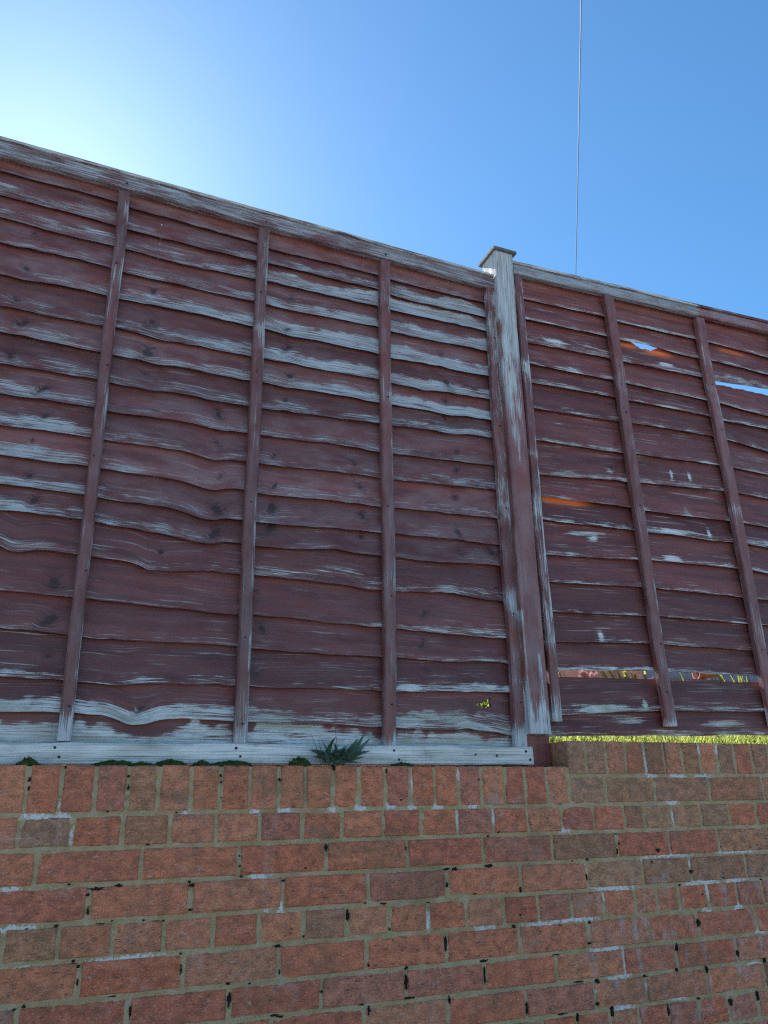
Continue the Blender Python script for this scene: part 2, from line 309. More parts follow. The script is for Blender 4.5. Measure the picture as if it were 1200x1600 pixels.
def mat_brick():
    k = N('red_facing_brick')
    oi = k.n('ShaderNodeObjectInfo')
    p = k.pos()
    big = k.noise(k.vmul(p, (30, 30, 46)), 1, 5, 0.68)
    drag = k.noise(k.vmul(p, (62, 62, 235)), 1, 3, 0.62, 0.4)
    fine = k.noise(k.vmul(p, (210, 210, 330)), 1, 4, 0.7)
    c = oi.outputs['Color']
    c = k.mix(k.mapr(big, 0.34, 0.66, 0.0, 0.9), c, k.mix(1.0, c, (0.52, 0.58, 0.62), 'MULTIPLY'))
    c = k.mix(k.mapr(fine, 0.45, 0.66, 0, 0.75), c, k.mix(1.0, c, (1.5, 1.45, 1.4), 'MULTIPLY'))
    pits = k.mapr(drag, 0.575, 0.67)
    c = k.mix(k.math('MULTIPLY', pits, k.math('ADD', k.math('MULTIPLY', oi.outputs['Random'], 0.75), 0.2)), c, (0.055, 0.03, 0.026))
    specks = k.mapr(k.noise(k.vadd(k.vmul(p, (75, 75, 230)), (31.3, 7.7, 2.1)), 1, 3, 0.6), 0.60, 0.69)
    c = k.mix(k.math('MULTIPLY', specks, k.math('SUBTRACT', 0.75, k.math('MULTIPLY', oi.outputs['Random'], 0.6))), c, (0.58, 0.42, 0.35))
    # lime bloom and run marks with their own outlines
    bl = k.noise(k.vmul(p, (9, 9, 3.2)), 1, 5, 0.65)
    c = k.mix(k.mapr(bl, 0.60, 0.76, 0, 0.5), c, (0.40, 0.35, 0.35))
    sp = k.n('ShaderNodeSeparateXYZ'); k.put(sp.inputs[0], p)
    reg = k.math('MULTIPLY', k.mapr(sp.outputs[0], 0.80, 1.02), k.mapr(sp.outputs[2], -0.27, -0.36))
    run = k.noise(k.vadd(k.vmul(p, (26, 26, 8)), (1.0, 5.0, 3.0)), 1, 6, 0.68)
    c = k.mix(k.math('MULTIPLY', reg, k.mapr(run, 0.50, 0.68, 0, 0.58)), c, (0.50, 0.46, 0.47))
    soot = k.noise(k.vadd(k.vmul(p, (6, 6, 9)), (4.0, 1.0, 9.0)), 1, 5, 0.6)
    c = k.mix(k.mapr(soot, 0.56, 0.78, 0, 0.45), c, (0.16, 0.10, 0.06))
    c = wall_stain(k, p, c)
    k.put(k.b.inputs['Base Color'], c)
    k.b.inputs['Roughness'].default_value = 0.88
    k.b.inputs['Specular IOR Level'].default_value = 0.2
    h = k.math('ADD', k.math('MULTIPLY', drag, -0.7), k.math('MULTIPLY', fine, 0.5))
    h = k.math('ADD', h, k.math('MULTIPLY', big, 0.9))
    k.bump(h, 0.9, 0.006)
    return k.m

def mat_mortar():
    k = N('lime_mortar')
    p = k.pos()
    a = k.noise(k.vmul(p, (26, 26, 40)), 1, 5, 0.6)
    f = k.noise(p, 420, 3, 0.6)
    c = k.mix(k.mapr(a, 0.35, 0.65), (0.42, 0.285, 0.14), (0.50, 0.375, 0.225))
    d = k.noise(k.vadd(k.vmul(p, (17, 17, 25)), (3.0, 8.0, 1.0)), 1, 5, 0.65)
    c = k.mix(k.mapr(d, 0.60, 0.78, 0, 0.7), c, (0.07, 0.06, 0.035))
    g = k.noise(k.vadd(k.vmul(p, (11, 11, 30)), (13.0, 2.0, 5.0)), 1, 4, 0.6)
    c = k.mix(k.mapr(g, 0.5, 0.7, 0, 0.6), c, (0.31, 0.25, 0.085))
    s = k.attr('salt')
    w = k.math('ADD', k.math('MULTIPLY', k.math('SUBTRACT', k.noise(p, 140, 4, 0.65), 0.5), 2.2), k.math('SUBTRACT', s, 0.5))
    c = k.mix(k.mapr(w, 0.0, 0.4, 0, 0.95), c, (0.72, 0.68, 0.66))
    c = k.mix(k.mapr(f, 0.35, 0.7, 0.0, 0.35), c, k.mix(1.0, c, (0.5, 0.5, 0.5), 'MULTIPLY'))
    c = wall_stain(k, p, c)
    k.put(k.b.inputs['Base Color'], c)
    k.b.inputs['Roughness'].default_value = 0.95
    k.bump(k.math('ADD', f, a), 0.8, 0.003)
    return k.m

def mat_simple(name, c1, c2, scale=30.0, rough=0.9, bump=0.4, dist=0.004, c3=None, spec=0.2):
    k = N(name)
    p = k.pos()
    a = k.noise(p, scale, 5, 0.62)
    b = k.noise(p, scale * 9, 3, 0.6)
    c = k.mix(k.mapr(a, 0.3, 0.7), c1, c2)
    if c3:
        c = k.mix(k.mapr(b, 0.5, 0.72, 0, 0.7), c, c3)
    k.put(k.b.inputs['Base Color'], c)
    k.b.inputs['Roughness'].default_value = rough
    k.b.inputs['Specular IOR Level'].default_value = spec
    k.bump(k.math('ADD', a, k.math('MULTIPLY', b, 0.5)), bump, dist)
    return k.m

def mat_leaf(name, c1, c2, trans, tcol, rough=0.5):
    k = N(name)
    p = k.pos()
    oi = k.n('ShaderNodeObjectInfo')
    a = k.noise(p, 45, 3, 0.6)
    c = k.mix(k.mapr(a, 0.3, 0.7), c1, c2)
    k.put(k.b.inputs['Base Color'], c)
    k.b.inputs['Roughness'].default_value = rough
    k.b.inputs['Specular IOR Level'].default_value = 0.3
    tr = k.n('ShaderNodeBsdfTranslucent'); k.put(tr.inputs[0], k.mix(k.mapr(k.noise(p, 60, 3, 0.6), 0.35, 0.65), tuple(0.35 * q for q in tcol), tcol))
    ms = k.n('ShaderNodeMixShader'); ms.inputs[0].default_value = trans
    k.t.links.new(k.b.outputs[0], ms.inputs[1]); k.t.links.new(tr.outputs[0], ms.inputs[2])
    k.t.links.new(ms.outputs[0], k.out.inputs[0])
    return k.m

FENCE = mat_fence(); BRICK = mat_brick(); MORTAR = mat_mortar()
PAVE = mat_simple('concrete_paving', (0.30, 0.29, 0.27), (0.42, 0.41, 0.38), 6, 0.9, 0.3, 0.004, (0.2, 0.19, 0.17))
SOIL = mat_simple('lawn_earth', (0.05, 0.055, 0.02), (0.09, 0.10, 0.035), 14, 0.95, 0.6, 0.02, (0.06, 0.045, 0.03))
MOSSM = mat_simple('cushion_moss', (0.035, 0.050, 0.012), (0.085, 0.105, 0.022), 120, 0.95, 1.0, 0.004, (0.055, 0.04, 0.012))
SPOTM = mat_simple('black_moss', (0.010, 0.011, 0.008), (0.034, 0.034, 0.022), 200, 0.95, 1.0, 0.003)
GRASSM = mat_leaf('grass_blade', (0.05, 0.10, 0.016), (0.16, 0.20, 0.05), 0.48, (0.50, 0.62, 0.14))
WEEDM = mat_leaf('weed_leaf', (0.060, 0.105, 0.078), (0.125, 0.180, 0.135), 0.25, (0.10, 0.22, 0.06), 0.55)
STEMM = mat_simple('dry_stem', (0.10, 0.075, 0.055), (0.16, 0.13, 0.09), 90)
STRAPM = mat_leaf('strap_leaf', (0.12, 0.20, 0.035), (0.22, 0.28, 0.06), 0.5, (0.55, 0.62, 0.12))
PETALM = mat_leaf('pink_petal', (0.45, 0.26, 0.27), (0.55, 0.38, 0.38), 0.25, (0.6, 0.36, 0.40))
TERRA = mat_simple('terracotta', (0.45, 0.21, 0.12), (0.55, 0.30, 0.19), 40, 0.85, 0.3, 0.002)
SLATE = mat_simple('blue_grey_slate', (0.20, 0.22, 0.26), (0.27, 0.29, 0.33), 25, 0.8, 0.3, 0.003)
REDWOOD = mat_simple('pale_pink_timber', (0.58, 0.50, 0.44), (0.66, 0.57, 0.50), 25, 0.8, 0.3, 0.002)
CABLE = mat_simple('black_cable', (0.035, 0.037, 0.042), (0.05, 0.052, 0.058), 40, 0.6, 0.1, 0.001)
NAILM = mat_simple('rusty_nail', (0.03, 0.022, 0.018), (0.06, 0.035, 0.025), 300, 0.7, 0.3, 0.001)
FELT = mat_simple('cap_weathered_timber', (0.10, 0.095, 0.09), (0.19, 0.18, 0.17), 70, 0.9, 0.6, 0.002)

# ------------------------------------------------------------------ the setting: paving, garden, lawn
GZ = -1.65
ground = link('ground', new_mesh('ground', [(-600, -600, GZ), (600, -600, GZ), (600, 600, GZ), (-600, 600, GZ)], [(0, 1, 2, 3)], PAVE))
tag(ground, kind='structure')

def lawn_z(y):
    return 0.015 + 0.085 * (1 - math.exp(-(y - 0.2) * 2.2)) + 0.03 * y

n2 = Noise2(3, 0.25, 0.25)
xs = np.linspace(-9, 11, 101); ys = np.concatenate([np.linspace(0.225, 1.5, 22), np.linspace(1.7, 14, 26)])
lv = []; lf = []
for j, y in enumerate(ys):
    for i, x in enumerate(xs):
        lv.append((x, y, lawn_z(y) + 0.012 * float(n2(x, y))))
W_ = len(xs)
for j in range(len(ys) - 1):
    for i in range(W_ - 1):
        a = j * W_ + i; lf.append((a, a + 1, a + W_ + 1, a + W_))
# earth face and far sides down to the ground
base = len(lv)
for i, x in enumerate(xs): lv.append((x, ys[0], GZ - 0.05))
for i in range(W_ - 1): lf.append((base + i, base + i + 1, i + 1, i))
b2 = len(lv)
for i, x in enumerate(xs): lv.append((x, ys[-1] + 0.5, GZ - 0.05))
o_ = (len(ys) - 1) * W_
for i in range(W_ - 1): lf.append((o_ + i, o_ + i + 1, b2 + i + 1, b2 + i))
lawn = link('lawn', new_mesh('lawn', lv, lf, SOIL, True))
tag(lawn, kind='structure')

# ------------------------------------------------------------------ brick wall
wall = empty('brick_wall', (0, 0, GZ))
tag(wall, 'red brick garden wall with brick on edge coping that steps up beside the post', 'wall')
def wall_child(name, me, loc=(0, 0, 0)):
    return link(name, me, wall, (loc[0], loc[1], loc[2] - GZ))

def brick_verts(w, h, d, r):
    """front face centred on the origin at y = 0, chamfered and chipped; 46 triangles"""
    hx, hz = w / 2, h / 2
    per = [(-hx, -hz), (0, -hz), (hx, -hz), (hx, 0), (hx, hz), (0, hz), (-hx, hz), (-hx, 0)]
    V = []
    for ins, y, jit in ((0.0032, 0.0, 0.0012), (0.0002, 0.0035, 0.0009), (0.0, d, 0.0)):
        for k, (x, z) in enumerate(per):
            i2 = ins + (r.random() ** 2 * 0.009 if (ins > 0.003 and k % 2 == 0 and r.random() < 0.6) else r.random() * 0.0012)
            V.append((x - math.copysign(min(i2, abs(x)), x) + r.uniform(-jit, jit), y + (r.uniform(0, 0.0008) if y == 0 else 0),
                      z - math.copysign(min(i2, abs(z)), z) + r.uniform(-jit, jit)))
    V.append((0, r.uniform(-0.0012, 0.0004), 0))
    F = []
    for k in range(8):
        n = (k + 1) % 8
        F.append((24, k, n))
        F.append((k, 8 + k, 8 + n, n))
        F.append((8 + k, 16 + k, 16 + n, 8 + n))
    F.append((16, 23, 22, 21, 20, 19, 18, 17))
    return V, F

SIZES = {'stretcher': (0.2145, 0.0655, 0.1025), 'header': (0.1018, 0.0655, 0.1025), 'edge': (0.0655, 0.1005, 0.2150)}
variants = {}
for kname, (w, h, d) in SIZES.items():
    variants[kname] = []
    for s in range(6):
        V, F = brick_verts(w, h, d, random.Random(100 + s))
        variants[kname].append(new_mesh('brick_' + kname, V, F, BRICK))

REDS = [(0.54, 0.165, 0.088), (0.57, 0.19, 0.10), (0.50, 0.148, 0.085), (0.54, 0.195, 0.108), (0.46, 0.155, 0.098)]
BROWNS = [(0.43, 0.180, 0.095), (0.45, 0.20, 0.108), (0.39, 0.165, 0.095), (0.41, 0.19, 0.115)]
BJ = [-0.1103, -0.185, -0.2616, -0.3393, -0.4138, -0.4916, -0.5641, -0.6379, -0.7130, -0.7885]
while BJ[-1] > GZ + 0.05: BJ.append(BJ[-1] - 0.0755)
ROWS = {
 2: ('header', [-0.505, -0.393, -0.282, -0.171, -0.062, 0.049, 0.158, 0.274, 0.385, 0.497, 0.609, 0.723, 0.838, 0.953, 1.062, 1.137, 1.243, 1.36, 1.475, 1.592]),
 3: ('stretcher', [-0.572, -0.343, -0.111, 0.116, 0.342, 0.571, 0.798, 1.025, 1.220, 1.413, 1.64]),
 4: ('stretcher', [-0.452, -0.222, 0.003, 0.229, 0.456, 0.685, 0.907, 1.107, 1.285, 1.51]),
 5: ('header', [-0.621, -0.507, -0.393, -0.279, -0.166, -0.055, 0.056, 0.170, 0.285, 0.398, 0.511, 0.625, 0.735, 0.843, 0.954, 1.066, 1.146, 1.228, 1.339, 1.455, 1.561]),
 6: ('stretcher', [-0.457, -0.232, -0.004, 0.222, 0.446, 0.668, 0.895, 1.105, 1.286, 1.514]),
 7: ('stretcher', [-0.574, -0.346, -0.122, 0.105, 0.328, 0.554, 0.778, 1.003, 1.19, 1.419]),
 8: ('stretcher', [-0.472, -0.246, -0.020, 0.215, 0.443, 0.674, 0.894, 1.070, 1.290, 1.514]),
 9: ('header', [-0.62, -0.507, -0.395, -0.281, -0.168, -0.055, 0.057, 0.17, 0.282, 0.396, 0.509, 0.614, 0.720, 0.826, 0.935, 1.034, 1.138, 1.246, 1.356, 1.470]),
}
XL, XR = -4.2, 6.2          # wall runs on beyond the view
bulk_v, bulk_f = [], []
jr = random.Random(5)
def brownness(x, z):
    b = 0.06
    if z > -0.19: b = 0.22
    if x > 0.8 and z > -0.31: b = 0.62
    elif x > 0.85 and z > -0.45: b = 0.25
    elif -0.42 < z < -0.33: b = 0.25
    return b
def put_brick(kind, xa, xb, za, zb, piece):
    w0, h0, d0 = SIZES[kind]
    j = 0.0043
    w, h = xb - xa - 2 * j, zb - za - 2 * j + (0.0 if kind != 'edge' else 0.0)
    cx, cz = (xa + xb) / 2, (za + zb) / 2
    yo = jr.uniform(-0.0016, 0.0016)
    if piece:
        o = wall_child('brick', jr.choice(variants[kind]), (cx, yo, cz))
        o.scale = (w / w0, 1, h / h0)
        o.rotation_euler = (0, jr.uniform(-0.006, 0.006), jr.uniform(-0.006, 0.006))
        c = jr.choice(BROWNS) if jr.random() < brownness(cx, cz) else jr.choice(REDS)
        s = jr.uniform(1.10, 1.26)
        g = jr.uniform(0.95, 1.08)
        o.color = (c[0] * s, c[1] * s * g, c[2] * s * g, 1)
    else:
        V, F = brick_verts(w, h, d0, jr)
        b = len(bulk_v)
        bulk_v.extend((x + cx, y + yo, z + cz) for x, y, z in V)
        bulk_f.extend(tuple(b + q for q in f) for f in F)
def course(kind, joints, za, zb, step):
    js = list(joints)
    while js[0] > XL: js.insert(0, js[0] - step)
    while js[-1] < XR: js.append(js[-1] + step)
    for a, b in zip(js, js[1:]):
        vis = (a + b) / 2 > -0.98 and (a + b) / 2 < 1.98 and za > -0.80
        k = kind
        if kind == 'stretcher' and b - a < 0.16: k = 'header'
        put_brick(k, a, b, za, zb, vis)
# copings: bricks on edge, lower on the left, one course higher on the right
cop = [-0.612, -0.539, -0.463, -0.389, -0.315, -0.239, -0.164, -0.090, -0.015, 0.057, 0.131, 0.206, 0.282, 0.358, 0.431, 0.504, 0.579, 0.655, 0.724, 0.798, 0.874]
while cop[0] > XL: cop.insert(0, cop[0] - 0.075)
for a, b in zip(cop, cop[1:]):
    put_brick('edge', a, b, BJ[0], 0.004, a > -0.98)
rc = [0.876, 0.946, 1.021, 1.094, 1.169, 1.244, 1.316, 1.390, 1.464, 1.538, 1.614]
while rc[-1] < XR: rc.append(rc[-1] + 0.075)
for a, b in zip(rc, rc[1:]):
    put_brick('edge', a, b, -0.0275, 0.0785, b < 2.15)
r0 = [0.876, 1.006, 1.190, 1.410, 1.640]
while r0[-1] < XR: r0.append(r0[-1] + 0.225)
for a, b in zip(r0, r0[1:]):
    put_brick('stretcher' if b - a > 0.16 else 'header', a, b, BJ[0], -0.0275, b < 2.15)
for r in range(2, len(BJ)):
    za, zb = BJ[r - 1], BJ[r - 2]
    if r in ROWS:
        kind, js = ROWS[r]
    else:
        kind = 'header' if r % 4 == 1 else 'stretcher'
        js = [jr.uniform(0, 0.2), 0]; js[1] = js[0] + (0.1125 if kind == 'header' else 0.225)
    course(kind, js, za, zb, 0.1125 if kind == 'header' else 0.225)
bw = wall_child('brickwork', new_mesh('brickwork', bulk_v, bulk_f, BRICK))
bw.color = (0.34, 0.13, 0.09, 1)
tag(bw, kind='stuff')

# mortar bed, a few millimetres behind the brick faces
mx = np.concatenate([np.linspace(XL, -1.0, 12)[:-1], np.arange(-1.0, 2.1, 0.006), np.linspace(2.1, XR, 12)[1:]])
mz = np.concatenate([np.linspace(GZ, -0.80, 12)[:-1], np.arange(-0.80, 0.0745, 0.0045)])
X, Z = np.meshgrid(mx, mz)
na, nb, nc = Noise2(21, 0.012, 0.010), Noise2(22, 0.05, 0.03), Noise2(23, 0.005, 0.005)
Yd = 0.0034 + 0.0017 * na(X, Z) + 0.0021 * nb(X, Z) + 0.0008 * nc(X, Z)
Yd = np.maximum(Yd, 0.0019 + 0.0006 * nc(X + 3, Z))
salt = np.zeros_like(X)
for (sx, sz, rx, rz) in SALT:
    rx = max(rx, 0.006); rz = max(rz, 0.005)
    salt = np.maximum(salt, np.exp(-(np.abs((X - sx) / (rx * 1.15)) ** 3 + ((Z - sz) / (rz * 1.8)) ** 2)))
keep = {}
vv = []; idx = -np.ones(X.shape, int); ff = []
def vid(j, i):
    if idx[j, i] < 0:
        idx[j, i] = len(vv); vv.append((X[j, i], Yd[j, i], Z[j, i])); sl.append(salt[j, i])
    return int(idx[j, i])
sl = []
for j in range(len(mz) - 1):
    for i in range(len(mx) - 1):
        if mz[j + 1] > -0.002 and mx[i] < 0.882: continue
        ff.append((vid(j, i), vid(j, i + 1), vid(j + 1, i + 1), vid(j + 1, i)))
wall_child('mortar', new_mesh('mortar', vv, ff, MORTAR, True, {'salt': sl}))
def box_vf(x0, x1, y0, y1, z0, z1):
    V = [(x0, y0, z0), (x1, y0, z0), (x1, y1, z0), (x0, y1, z0), (x0, y0, z1), (x1, y0, z1), (x1, y1, z1), (x0, y1, z1)]
    return V, [(0, 1, 5, 4), (1, 2, 6, 5), (2, 3, 7, 6), (3, 0, 4, 7), (4, 5, 6, 7), (3, 2, 1, 0)]
V, F = box_vf(XL, XR, 0.010, 0.212, GZ, -0.008)
V2, F2 = box_vf(0.886, XR, 0.011, 0.211, -0.02, 0.068)
wall_child('core', new_mesh('core', V + V2, F + [tuple(q + 8 for q in f) for f in F2], MORTAR))
# black moss lodged in joints and pits
sv, sf = [], []
sr = random.Random(9)
for (sx, sz, rx, rz) in SPOTS:
    b = len(sv); nr, ns = 3, 18
    rx = max(rx, 0.0035) * sr.uniform(.6, .95); rz = max(rz, 0.003) * sr.uniform(.6, .95)
    ph = [sr.uniform(0.40, 1.25) for _ in range(ns)]
    dp = min(rx, rz, 0.008) * 0.55
    sv.append((sx, 0.001 - dp, sz))
    for q in range(1, nr + 1):
        t = q / nr
        for s in range(ns):
            a = 2 * math.pi * s / ns
            m = ph[s] * t
            sv.append((sx + rx * m * math.cos(a), 0.001 - dp * math.cos(t * 1.45) + 0.006 * (t > 0.99) + sr.uniform(-0.0007, 0.0007), sz + rz * m * math.sin(a)))
    for s in range(ns):
        sf.append((b, b + 1 + s, b + 1 + (s + 1) % ns))
        for q in range(nr - 1):
            sf.append((b + 1 + q * ns + s, b + 1 + (q + 1) * ns + s, b + 1 + (q + 1) * ns + (s + 1) % ns, b + 1 + q * ns + (s + 1) % ns))
tag(wall_child('black_moss', new_mesh('black_moss', sv, sf, SPOTM, True)), kind='stuff')

# ------------------------------------------------------------------ fence: overlapping waney boards between battens
YB = 0.097
def smooth_edge(pts, seed, bumps, amp=0.0024):
    px = np.array([p[0] for p in pts]); pz = np.array([p[1] for p in pts])
    n1, n3 = Noise1(seed, 0.17), Noise1(seed + 7, 0.035)
    def f(x):
        z = np.zeros_like(x)
        for d in (-0.03, -0.015, 0, 0.015, 0.03):                    # soften the corners
            z += np.interp(x + d, px, pz) / 5
        z = z + amp * 1.5 * n1(x) + amp * 0.65 * n3(x)
        for (bx, dz, wl, wr) in bumps:
            t = (x - bx); z = z - 1.25 * dz * np.exp(-(t / np.where(t < 0, wl, wr)) ** 2)
        return z
    return f

def board(parent, name, x0, x1, fb, ft, seed, wearf, knots=(), raw_glows=(), holes=(), du=0.008, rows=10, fade=0.2, algae=0.0, yoff=0.0):
    """one waney-edged board; fb / ft are its lower and upper edges as functions of x"""
    nx = int((x1 - x0) / du) + 1
    x = np.linspace(x0, x1, nx)
    zb, zt = fb(x), ft(x)
    vis = np.linspace(0, 1, rows + 1)
    bow = Noise1(seed + 50, 0.4); bow2 = Noise1(seed + 51, 0.09)
    X = np.repeat(x[None, :], rows + 1, 0)
    Zl = np.repeat((zt - zb)[None, :], rows + 1, 0)
    T = np.repeat(vis[:, None], nx, 1)
    Z = zb[None, :] + Zl * T
    Y = YB - 0.001 + yoff + 0.0200 * T + 0.0011 * bow(X) * (1 - T) + 0.0007 * bow2(X + T * 0.3)
    Vd = Z - zb[None, :]
    kn = np.zeros_like(X); rw = np.zeros_like(X)
    for (kx, kv, ks) in knots:
        dx = (X - kx) / (ks * 1.0); dz = (Vd - kv) / (ks * 1.3)
        slant = dx + math.sin(kx * 371 + seed) * 0.9 * dz
        kn = np.maximum(kn, np.exp(-(slant ** 2 + dz ** 2)))
        Y -= 0.0030 * np.exp(-((X - kx) / (ks * 1.6)) ** 2) * (1 - T)
    for (rx, rv, rsx, rsv, amt) in raw_glows:
        rw = np.maximum(rw, amt * np.exp(-(np.abs((X - rx) / rsx) ** 4 + ((Vd - rv) / rsv) ** 2)))
    we = wearf(X, Vd, Zl)
    thick = 0.0075 - 0.003 * T
    verts = []; guv = []; wr = []; kk = []; rr = []
    nfr = nx * (rows + 1)
    Vf = np.stack([X, Y, Z], -1).reshape(-1, 3)
    # back sheet with an added wedge that keeps sun out of the laps
    Vbk = np.concatenate([np.stack([x, Y[0] + 0.0060, zb + 0.0035], -1), np.stack([x, Y[-1] + 0.0045, zt - 0.001], -1), np.stack([x, Y[0] + 0.0220, zb + 0.0225], -1)])
    verts = np.concatenate([Vf, Vbk])
    g = np.stack([X, Vd, np.full_like(X, seed * 0.37)], -1).reshape(-1, 3)
    gb = np.concatenate([np.stack([x, np.full(nx, -0.006), np.full(nx, seed * 0.37)], -1), np.stack([x, zt - zb, np.full(nx, seed * 0.37)], -1), np.stack([x, np.full(nx, -0.03), np.full(nx, seed * 0.37)], -1)])
    guv = np.concatenate([g, gb])
    wv = np.concatenate([we.ravel(), np.full(3 * nx, -0.5)])
    kv_ = np.concatenate([kn.ravel(), np.zeros(3 * nx)])
    rv_ = np.concatenate([rw.ravel(), rw[0], rw.max(0), rw.max(0)])
    fd = np.concatenate([(fade * (0.45 + 0.9 * np.clip(1 - Vd / np.maximum(Zl, .02), 0, 1))).ravel(), np.full(3 * nx, 0.0)])
    al = np.full(len(verts), algae)
    faces = []
    dropped = np.zeros((rows, nx - 1), bool)
    for poly in holes:
        cx = (X[:-1, :-1] + X[1:, 1:]) / 2; cz = (Z[:-1, :-1] + Z[1:, 1:]) / 2
        inside = np.zeros_like(cx, bool)
        n = len(poly)
        for i in range(n):
            (ax, az), (bx, bz) = poly[i], poly[(i + 1) % n]
            cond = ((az > cz) != (bz > cz)) & (cx < (bx - ax) * (cz - az) / (bz - az + 1e-12) + ax)
            inside ^= cond
        dropped |= inside
    for j in range(rows):
        for i in range(nx - 1):
            if dropped[j, i]: continue
            a = j * nx + i
            faces.append((a, a + 1, a + nx + 1, a + nx))
    B0, B1, B2 = nfr, nfr + nx, nfr + 2 * nx
    dcol = dropped.any(0)
    for i in range(nx - 1):
        faces.append((B0 + i, B0 + i + 1, i + 1, i))                                  # lower edge
        t = rows * nx + i
        faces.append((t, t + 1, B1 + i + 1, B1 + i))                                  # upper edge
        if not dcol[i]:
            faces.append((B0 + i + 1, B0 + i, B2 + i, B2 + i + 1)); faces.append((B2 + i + 1, B2 + i, B1 + i, B1 + i + 1))        # back
    if dcol.any():
        # walls through the hole and a back sheet that stops above and below it
        cols_ = np.where(dcol)[0]
        extra = []
        def addv(p, src):
            extra.append((p, src)); return len(verts) + len(extra) - 1
        for i in cols_:
            rws = np.where(dropped[:, i])[0]; lo, hi = rws.min(), rws.max() + 1
            for (ja, jb) in ((0, lo), (hi, rows)):
                q = []
                for (jj, ii) in ((ja, i), (ja, i + 1), (jb, i + 1), (jb, i)):
                    s = jj * nx + ii; p = verts[s].copy(); p[1] += 0.006; q.append(addv(p, s))
                if jb > ja: faces.append((q[1], q[0], q[3], q[2]))
                if ja == 0: faces.append((lo * nx + i, lo * nx + i + 1, q[2], q[3]))
                else: faces.append((hi * nx + i + 1, hi * nx + i, q[0], q[1]))
        ev = np.array([e[0] for e in extra]); es = np.array([e[1] for e in extra])
        verts = np.concatenate([verts, ev])
        guv = np.concatenate([guv, guv[es]]); wv = np.concatenate([wv, wv[es]]); kv_ = np.concatenate([kv_, kv_[es]])
        rv_ = np.concatenate([rv_, rv_[es]]); fd = np.concatenate([fd, fd[es]]); al = np.concatenate([al, al[es]])
    faces.append(tuple([j * nx for j in range(rows + 1)] + [B1, B2, B0]))
    faces.append(tuple([j * nx + nx - 1 for j in range(rows, -1, -1)] + [B0 + nx - 1, B2 + nx - 1, B1 + nx - 1]))
    me = new_mesh(name, verts, faces, FENCE, False, {'guv': guv, 'wear': wv, 'knot': kv_, 'raw': rv_, 'fade': fd, 'algae': al})
    me.polygons.foreach_set('use_smooth', [len(p.vertices) == 4 for p in me.polygons])
    try: me.set_sharp_from_angle(angle=math.radians(40))
    except Exception: pass
    return link(name, me, parent)

def timber(parent, name, p0, p1, width, y0, y1, wearf, seed, vertical=True, seg=48, warp=0.0015, cham=0.003, fade=0.3, algae=0.0, cut=0.0):
    """sawn stick from p0 to p1 (x, z of its centre line), front at y0, back at y1"""
    p0 = np.array(p0, float); p1 = np.array(p1, float)
    d = p1 - p0; L = np.linalg.norm(d); d /= L
    nrm = np.array([d[1], -d[0]])                              # across the face
    if vertical and nrm[0] < 0: nrm = -nrm
    if not vertical and nrm[1] < 0: nrm = -nrm
    w = width / 2
    sec = [(-w, y1), (-w, y0 + cham), (-w + cham * 0.8, y0), (-w * 0.45, y0), (0, y0), (w * 0.45, y0), (w - cham * 0.8, y0), (w, y0 + cham), (w, y1)]
    m = len(sec)
    na, nb, nw = Noise1(seed, 0.3), Noise1(seed + 1, 0.3), Noise1(seed + 2, 0.05)
    V = []; G = []; A = []
    for i in range(seg + 1):
        t = i / seg; s = t * L
        c = p0 + d * s + nrm * warp * float(na(s))
        yy = warp * 0.6 * float(nb(s))
        for q, (a, y) in enumerate(sec):
            aa = a * (1 + 0.035 * float(nw(s + q * 3.1))) if q in (0, 1, 7, 8) else a
            V.append((c[0] + nrm[0] * aa, y + yy * (y < y1), c[1] + nrm[1] * aa))
            G.append((s, a + (y - y0) * (1 if a > 0 else -1), seed * 0.53))
            A.append(wearf(t, a / w, q in (0, 1, 7, 8)))
    F = []
    flip = False
    for i in range(seg):
        for q in range(m):
            a = i * m + q; b = i * m + (q + 1) % m
            F.append((a, b, b + m, a + m))
    F.append(tuple(range(m))[::-1]); F.append(tuple(seg * m + q for q in range(m)))
    me = new_mesh(name, V, F, FENCE, False, {'guv': G, 'wear': A, 'fade': [fade] * len(V), 'algae': [algae] * len(V)})
    import bmesh
    bm = bmesh.new(); bm.from_mesh(me); bmesh.ops.recalc_face_normals(bm, faces=bm.faces); bm.to_mesh(me); bm.free()
    return link(name, me, parent)

def nail(parent, x, z, y, r=0.0035):
    V = [(x, y - 0.0016, z)]; F = []
    for s in range(8):
        a = s * math.pi / 4
        V.append((x + r * math.cos(a), y - 0.0008, z + r * math.sin(a)))
    for s in range(8):
        a = s * math.pi / 4
        V.append((x + r * math.cos(a), y + 0.002, z + r * math.sin(a)))
    for s in range(8):
        n = (s + 1) % 8
        F.append((0, 1 + n, 1 + s)); F.append((1 + s, 1 + n, 9 + n, 9 + s))
    return link('nail', new_mesh('nail', V, F, NAILM), parent)

def make_wearf(xs_, fr, seed, op=None, patches=()):
    """xs_: positions along the board, fr: share of the visible face that has lost its paint there, from the lower edge up"""
    n1, n2_ = Noise1(seed + 90, 0.11), Noise1(seed + 91, 0.022)
    def f(X, Vd, Zl):
        k = np.interp(X, xs_, fr)
        hgt = np.maximum(Zl - 0.022, 0.02)
        wh = 0.86 * k * (1 + 0.26 * n1(X) + 0.12 * n2_(X)) * hgt
        cap = (np.interp(X, xs_, op) - 0.62) * 0.62 if op is not None else 0.05
        w = 0.5 + np.minimum(np.clip((wh - Vd) / 0.034, -0.65, 0.6), cap)
        w = np.where(k < 0.02, -0.3, w)
        for (px, pv, sx, sv_, amt) in patches:
            w = np.maximum(w, amt * np.exp(-(((X - px) / sx) ** 2 + ((Vd - pv) / sv_) ** 2)))
        return w
    return f

